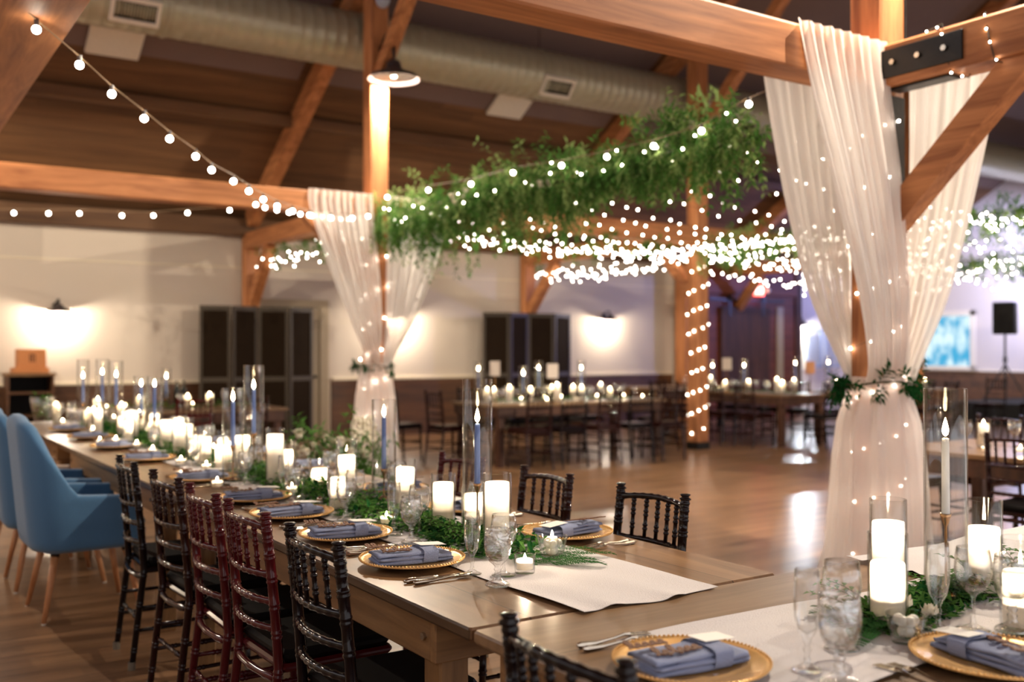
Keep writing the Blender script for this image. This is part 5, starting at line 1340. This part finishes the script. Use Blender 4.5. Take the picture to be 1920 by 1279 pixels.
# floor arrangement of white flowers behind the long table
e = empty('flower_arrangement', (2.86, 6.5, 0), 0, 'large white and green flower arrangement on a stand behind the long table', 'flowers')
MB().lathe([(.0003, 0), (.13, 0), (.13, .02), (.04, .05), (.035, .40), (.10, .48), (.13, .56), (.12, .57), (.09, .50), (.0003, .48)], 24).build('stand', 'gold', e, True)
m_, s_ = leaves_on([(-.25, .0, .60), (0, 0, .70), (.22, -.1, .66)], 1500, .19, .07, .025, 71, .1, .25); m_.build('leaves', 'leaf_green', e); s_.build('stems', 'stem_brown', e)
rnd = random.Random(12)
for k in range(26):
    m_ = MB(); c = (rnd.uniform(-.3, .3), rnd.uniform(-.2, .2), rnd.uniform(.66, .84)); r = rnd.uniform(.03, .055); m_.sph(c, r * .5, 8, 6); blossom(m_, c, r, rnd, 16); m_.build('bloom', 'petal_white', e)
for k in range(5):
    m_ = MB(); c = Vector((.12 + .05 * k - .05, -.1 + .03 * k, .78))
    for j in range(9): m_.sph(c + Vector((rnd.uniform(-.012, .012), rnd.uniform(-.012, .012), j * .02)), .020, 6, 4)
    m_.build('flower_spike', 'petal_white', e)

# ---- clusters on the far tables
def far_candle(x, y, r, h, group, label, hg=None, power=.6):
    e = empty('candle_in_glass', (x, y, TZ + .005), 0, label, 'candle', group)
    cyl(r + .008, hg or h + .03, .003, .006, 20).build('glass_cylinder', 'clear_glass', e, True)
    we = min(.04, h * .5); MB().lathe([(.0003, .007), (r, .007), (r, h), (r - .004, h)], 18, caps=False).lathe([(r - .0002, h * .35), (r * .5, h - we - .004), (.0003, h - we)], 18, caps=False).build('wax', 'candle_wax', e, True)
    add_flame(e, h - we + .012, True, power); return e
def far_taper(x, y, h, label, group):
    e = empty('taper_in_glass', (x, y, TZ + .005), 0, label, 'candle', group)
    cyl(.053, h, .003, .006, 20).build('glass_cylinder', 'clear_glass', e, True)
    MB().lathe([(.0003, .007), (.03, .007), (.004, .02), (.004, h - .36), (.013, h - .34), (.0003, h - .345)], 14).build('stand', 'brass', e, True)
    MB().lathe([(.0003, h - .34), (.0105, h - .34), (.009, h - .12), (.0003, h - .119)], 12).build('wax', 'taper_blue', e, True); add_flame(e, h - .12, True, .6); return e
NUM = ['first', 'second', 'third', 'fourth', 'fifth', 'sixth', 'seventh', 'eighth', 'ninth', 'tenth', 'eleventh', 'twelfth']
def cluster(x0, x1, y0, y1, n, seed, where, g):
    rnd = random.Random(seed); done = []; kinds = {}
    for k in range(n):
        for _ in range(60):
            x, y = rnd.uniform(x0, x1), rnd.uniform(y0, y1)
            if all((x - a) ** 2 + (y - b) ** 2 > .0135 for a, b in done): break
        done.append((x, y)); t = k % 4
        if t == 0: o, nm = far_candle(x, y, rnd.uniform(.032, .042), rnd.uniform(.13, .22), '', '', power=.8), 'lit pillar candle'
        elif t == 1: o, nm = votive(x, y, '', .3), 'small votive light'
        elif t == 2: o, nm = glass('water_goblet', x, y, '', s=1.05), 'water goblet'
        else: o, nm = glass('wine_glass', x, y, '', s=1.05), 'wine glass'
        px = (x * cos(TH) - y * sin(TH)) / (x * sin(TH) + y * cos(TH)); kinds.setdefault(nm, []).append((px, o))
    for nm, lst in kinds.items():
        for q, (_, o) in enumerate(sorted(lst, key=lambda a: a[0])):
            o['label'] = 'blurred %s, %s from the left %s' % (nm, NUM[q], where); o['group'] = g
cluster(6.6, 8.95, 10.15, 10.95, 40, 1, 'on the far centre table', 'ware on the far centre table')
cluster(11.45, 12.15, 10.0, 12.4, 30, 2, 'on the far right table', 'ware on the far right table')
cluster(13.3, 15.4, 10.1, 10.8, 22, 3, 'on the farthest right table', 'ware on the farthest right table')
cluster(2.2, 4.0, 11.2, 11.8, 12, 4, 'on the small table behind, left', 'ware on the small left table')
cluster(1.55, 2.05, 8.4, 9.95, 22, 5, 'at the long table\'s far end', 'ware at the far end of the long table')
cluster(6.1, 6.6, 2.6, 4.2, 10, 6, 'on the right edge table', 'ware on the right edge table')
for k, (x, y, r, hg, hc) in enumerate(((1.70, 5.75, .045, .22, .16), (1.90, 6.05, .04, .17, .12), (1.72, 6.35, .045, .25, .2), (1.92, 6.9, .045, .2, .15), (1.68, 7.55, .04, .18, .14), (1.9, 7.7, .045, .24, .18), (1.74, 8.0, .045, .2, .15), (1.62, 8.3, .04, .26, .2))):
    pillar(x, y, r, hg, r - .009, hc, 'pillar candle %s of eight in the long table far half' % NUM[k], .35)
for k, (x, y) in enumerate(((1.62, 5.45), (1.85, 5.5), (1.95, 6.4), (1.6, 6.95), (1.83, 7.25), (1.95, 8.1))):
    votive(x, y, 'votive candle in the far half of the long table, %s of six outward' % NUM[k], .3)
g = 'tall candle glasses on the far tables'
for px, d, h, lb in ((897, 12.45, .52, 'leftmost tall candle glass on the far centre table'), (981, 12.6, .46, 'second tall candle glass on the far centre table, before the screen'), (1010, 12.9, .52, 'third tall candle glass on the far centre table'), (1090, 13.0, .52, 'rightmost tall candle glass on the far centre table'),
                     (1336, 15.9, .5, 'tall candle glass just right of the wrapped post'), (1395, 15.0, .52, 'tall candle glass before the barn door'), (1491, 15.3, .55, 'tall candle glass before the blue lit window'), (1553, 16.2, .55, 'tall candle glass left of the near drape'), (312, 11.5, .45, 'lone tall candle glass on the small left table')):
    x, y = TXd(px, d); far_taper(x, y, h, lb, g)
def sign(px, d, w_, h_, z, lb, mat='paper_grey'):
    x, y = TXd(px, d); e = empty('table_sign', (x, y, TZ + .004), -TH + .1, lb, 'table sign', 'table number cards')
    MB().box(-w_ / 2, w_ / 2, -.004, .004, z - h_ - TZ, z - TZ, .003).build('card', mat, e)
    MB().tube([(0, 0, 0), (0, 0, z - h_ - TZ)], .004, 6).build('stick', 'brass', e); MB().box(-.04, .04, -.02, .02, 0, .012).build('foot', 'brass', e)
sign(928, 12.2, .125, .18, 1.28, 'pale upright table card on the far centre table, left one')
sign(1036, 12.4, .14, .18, 1.245, 'pale upright table card on the far centre table, right one')
sign(1363, 15.65, .15, .19, 1.29, 'pale upright table card before the barn door')
sign(1519, 15.2, .15, .19, 1.24, 'orange tinted table card before the blue lit window', 'beech')
# greenery and ware accents on far tables
table_green('greenery on the far centre table', [(6.7, 10.55, TZ), (7.8, 10.6, TZ), (8.9, 10.55, TZ)], 700, .14, 320, .3, .05, .022, 0, 0)
table_green('greenery on the far right table', [(11.75, 10.0, TZ), (11.8, 12.4, TZ)], 600, .14, 321, .3, .05, .022, 0, 0)
table_green('greenery on the small left table behind the long table', [(2.3, 11.5, TZ), (4.0, 11.5, TZ)], 500, .16, 322, .5, .05, .022, 0, 0)
for k, (x, y) in enumerate(((3.05, 11.85), (3.16, 11.80), (3.26, 11.87))):
    o = MB().lathe([(.0003, 0), (.036, 0), (.037, .19), (.030, .22), (.014, .25), (.013, .30), (.0003, .30)], 16).build('wine_bottle', 'bottle_dark', None, True, (x, y, TZ + .001))
    tag(o, 'dark wine bottle before the left screen, %s of three' % ('left', 'middle', 'right')[k], 'bottle', 'dark bottles')
e = empty('glass_vase', (1.45, 9.85, TZ + .002), 0, 'large glass vase of greenery at the far left end of the long table', 'vase')
MB().lathe([(.0003, 0), (.06, 0), (.065, .01), (.10, .16), (.105, .24), (.102, .24), (.097, .16), (.06, .02), (.0003, .015)], 28).build('bowl', 'cut_crystal', e, True)
m_, s_ = leaves_on([(0, 0, .05), (0, 0, .26)], 130, .075, .05, .02, 5, 0, 0); m_.build('leaves', 'leaf_green', e)
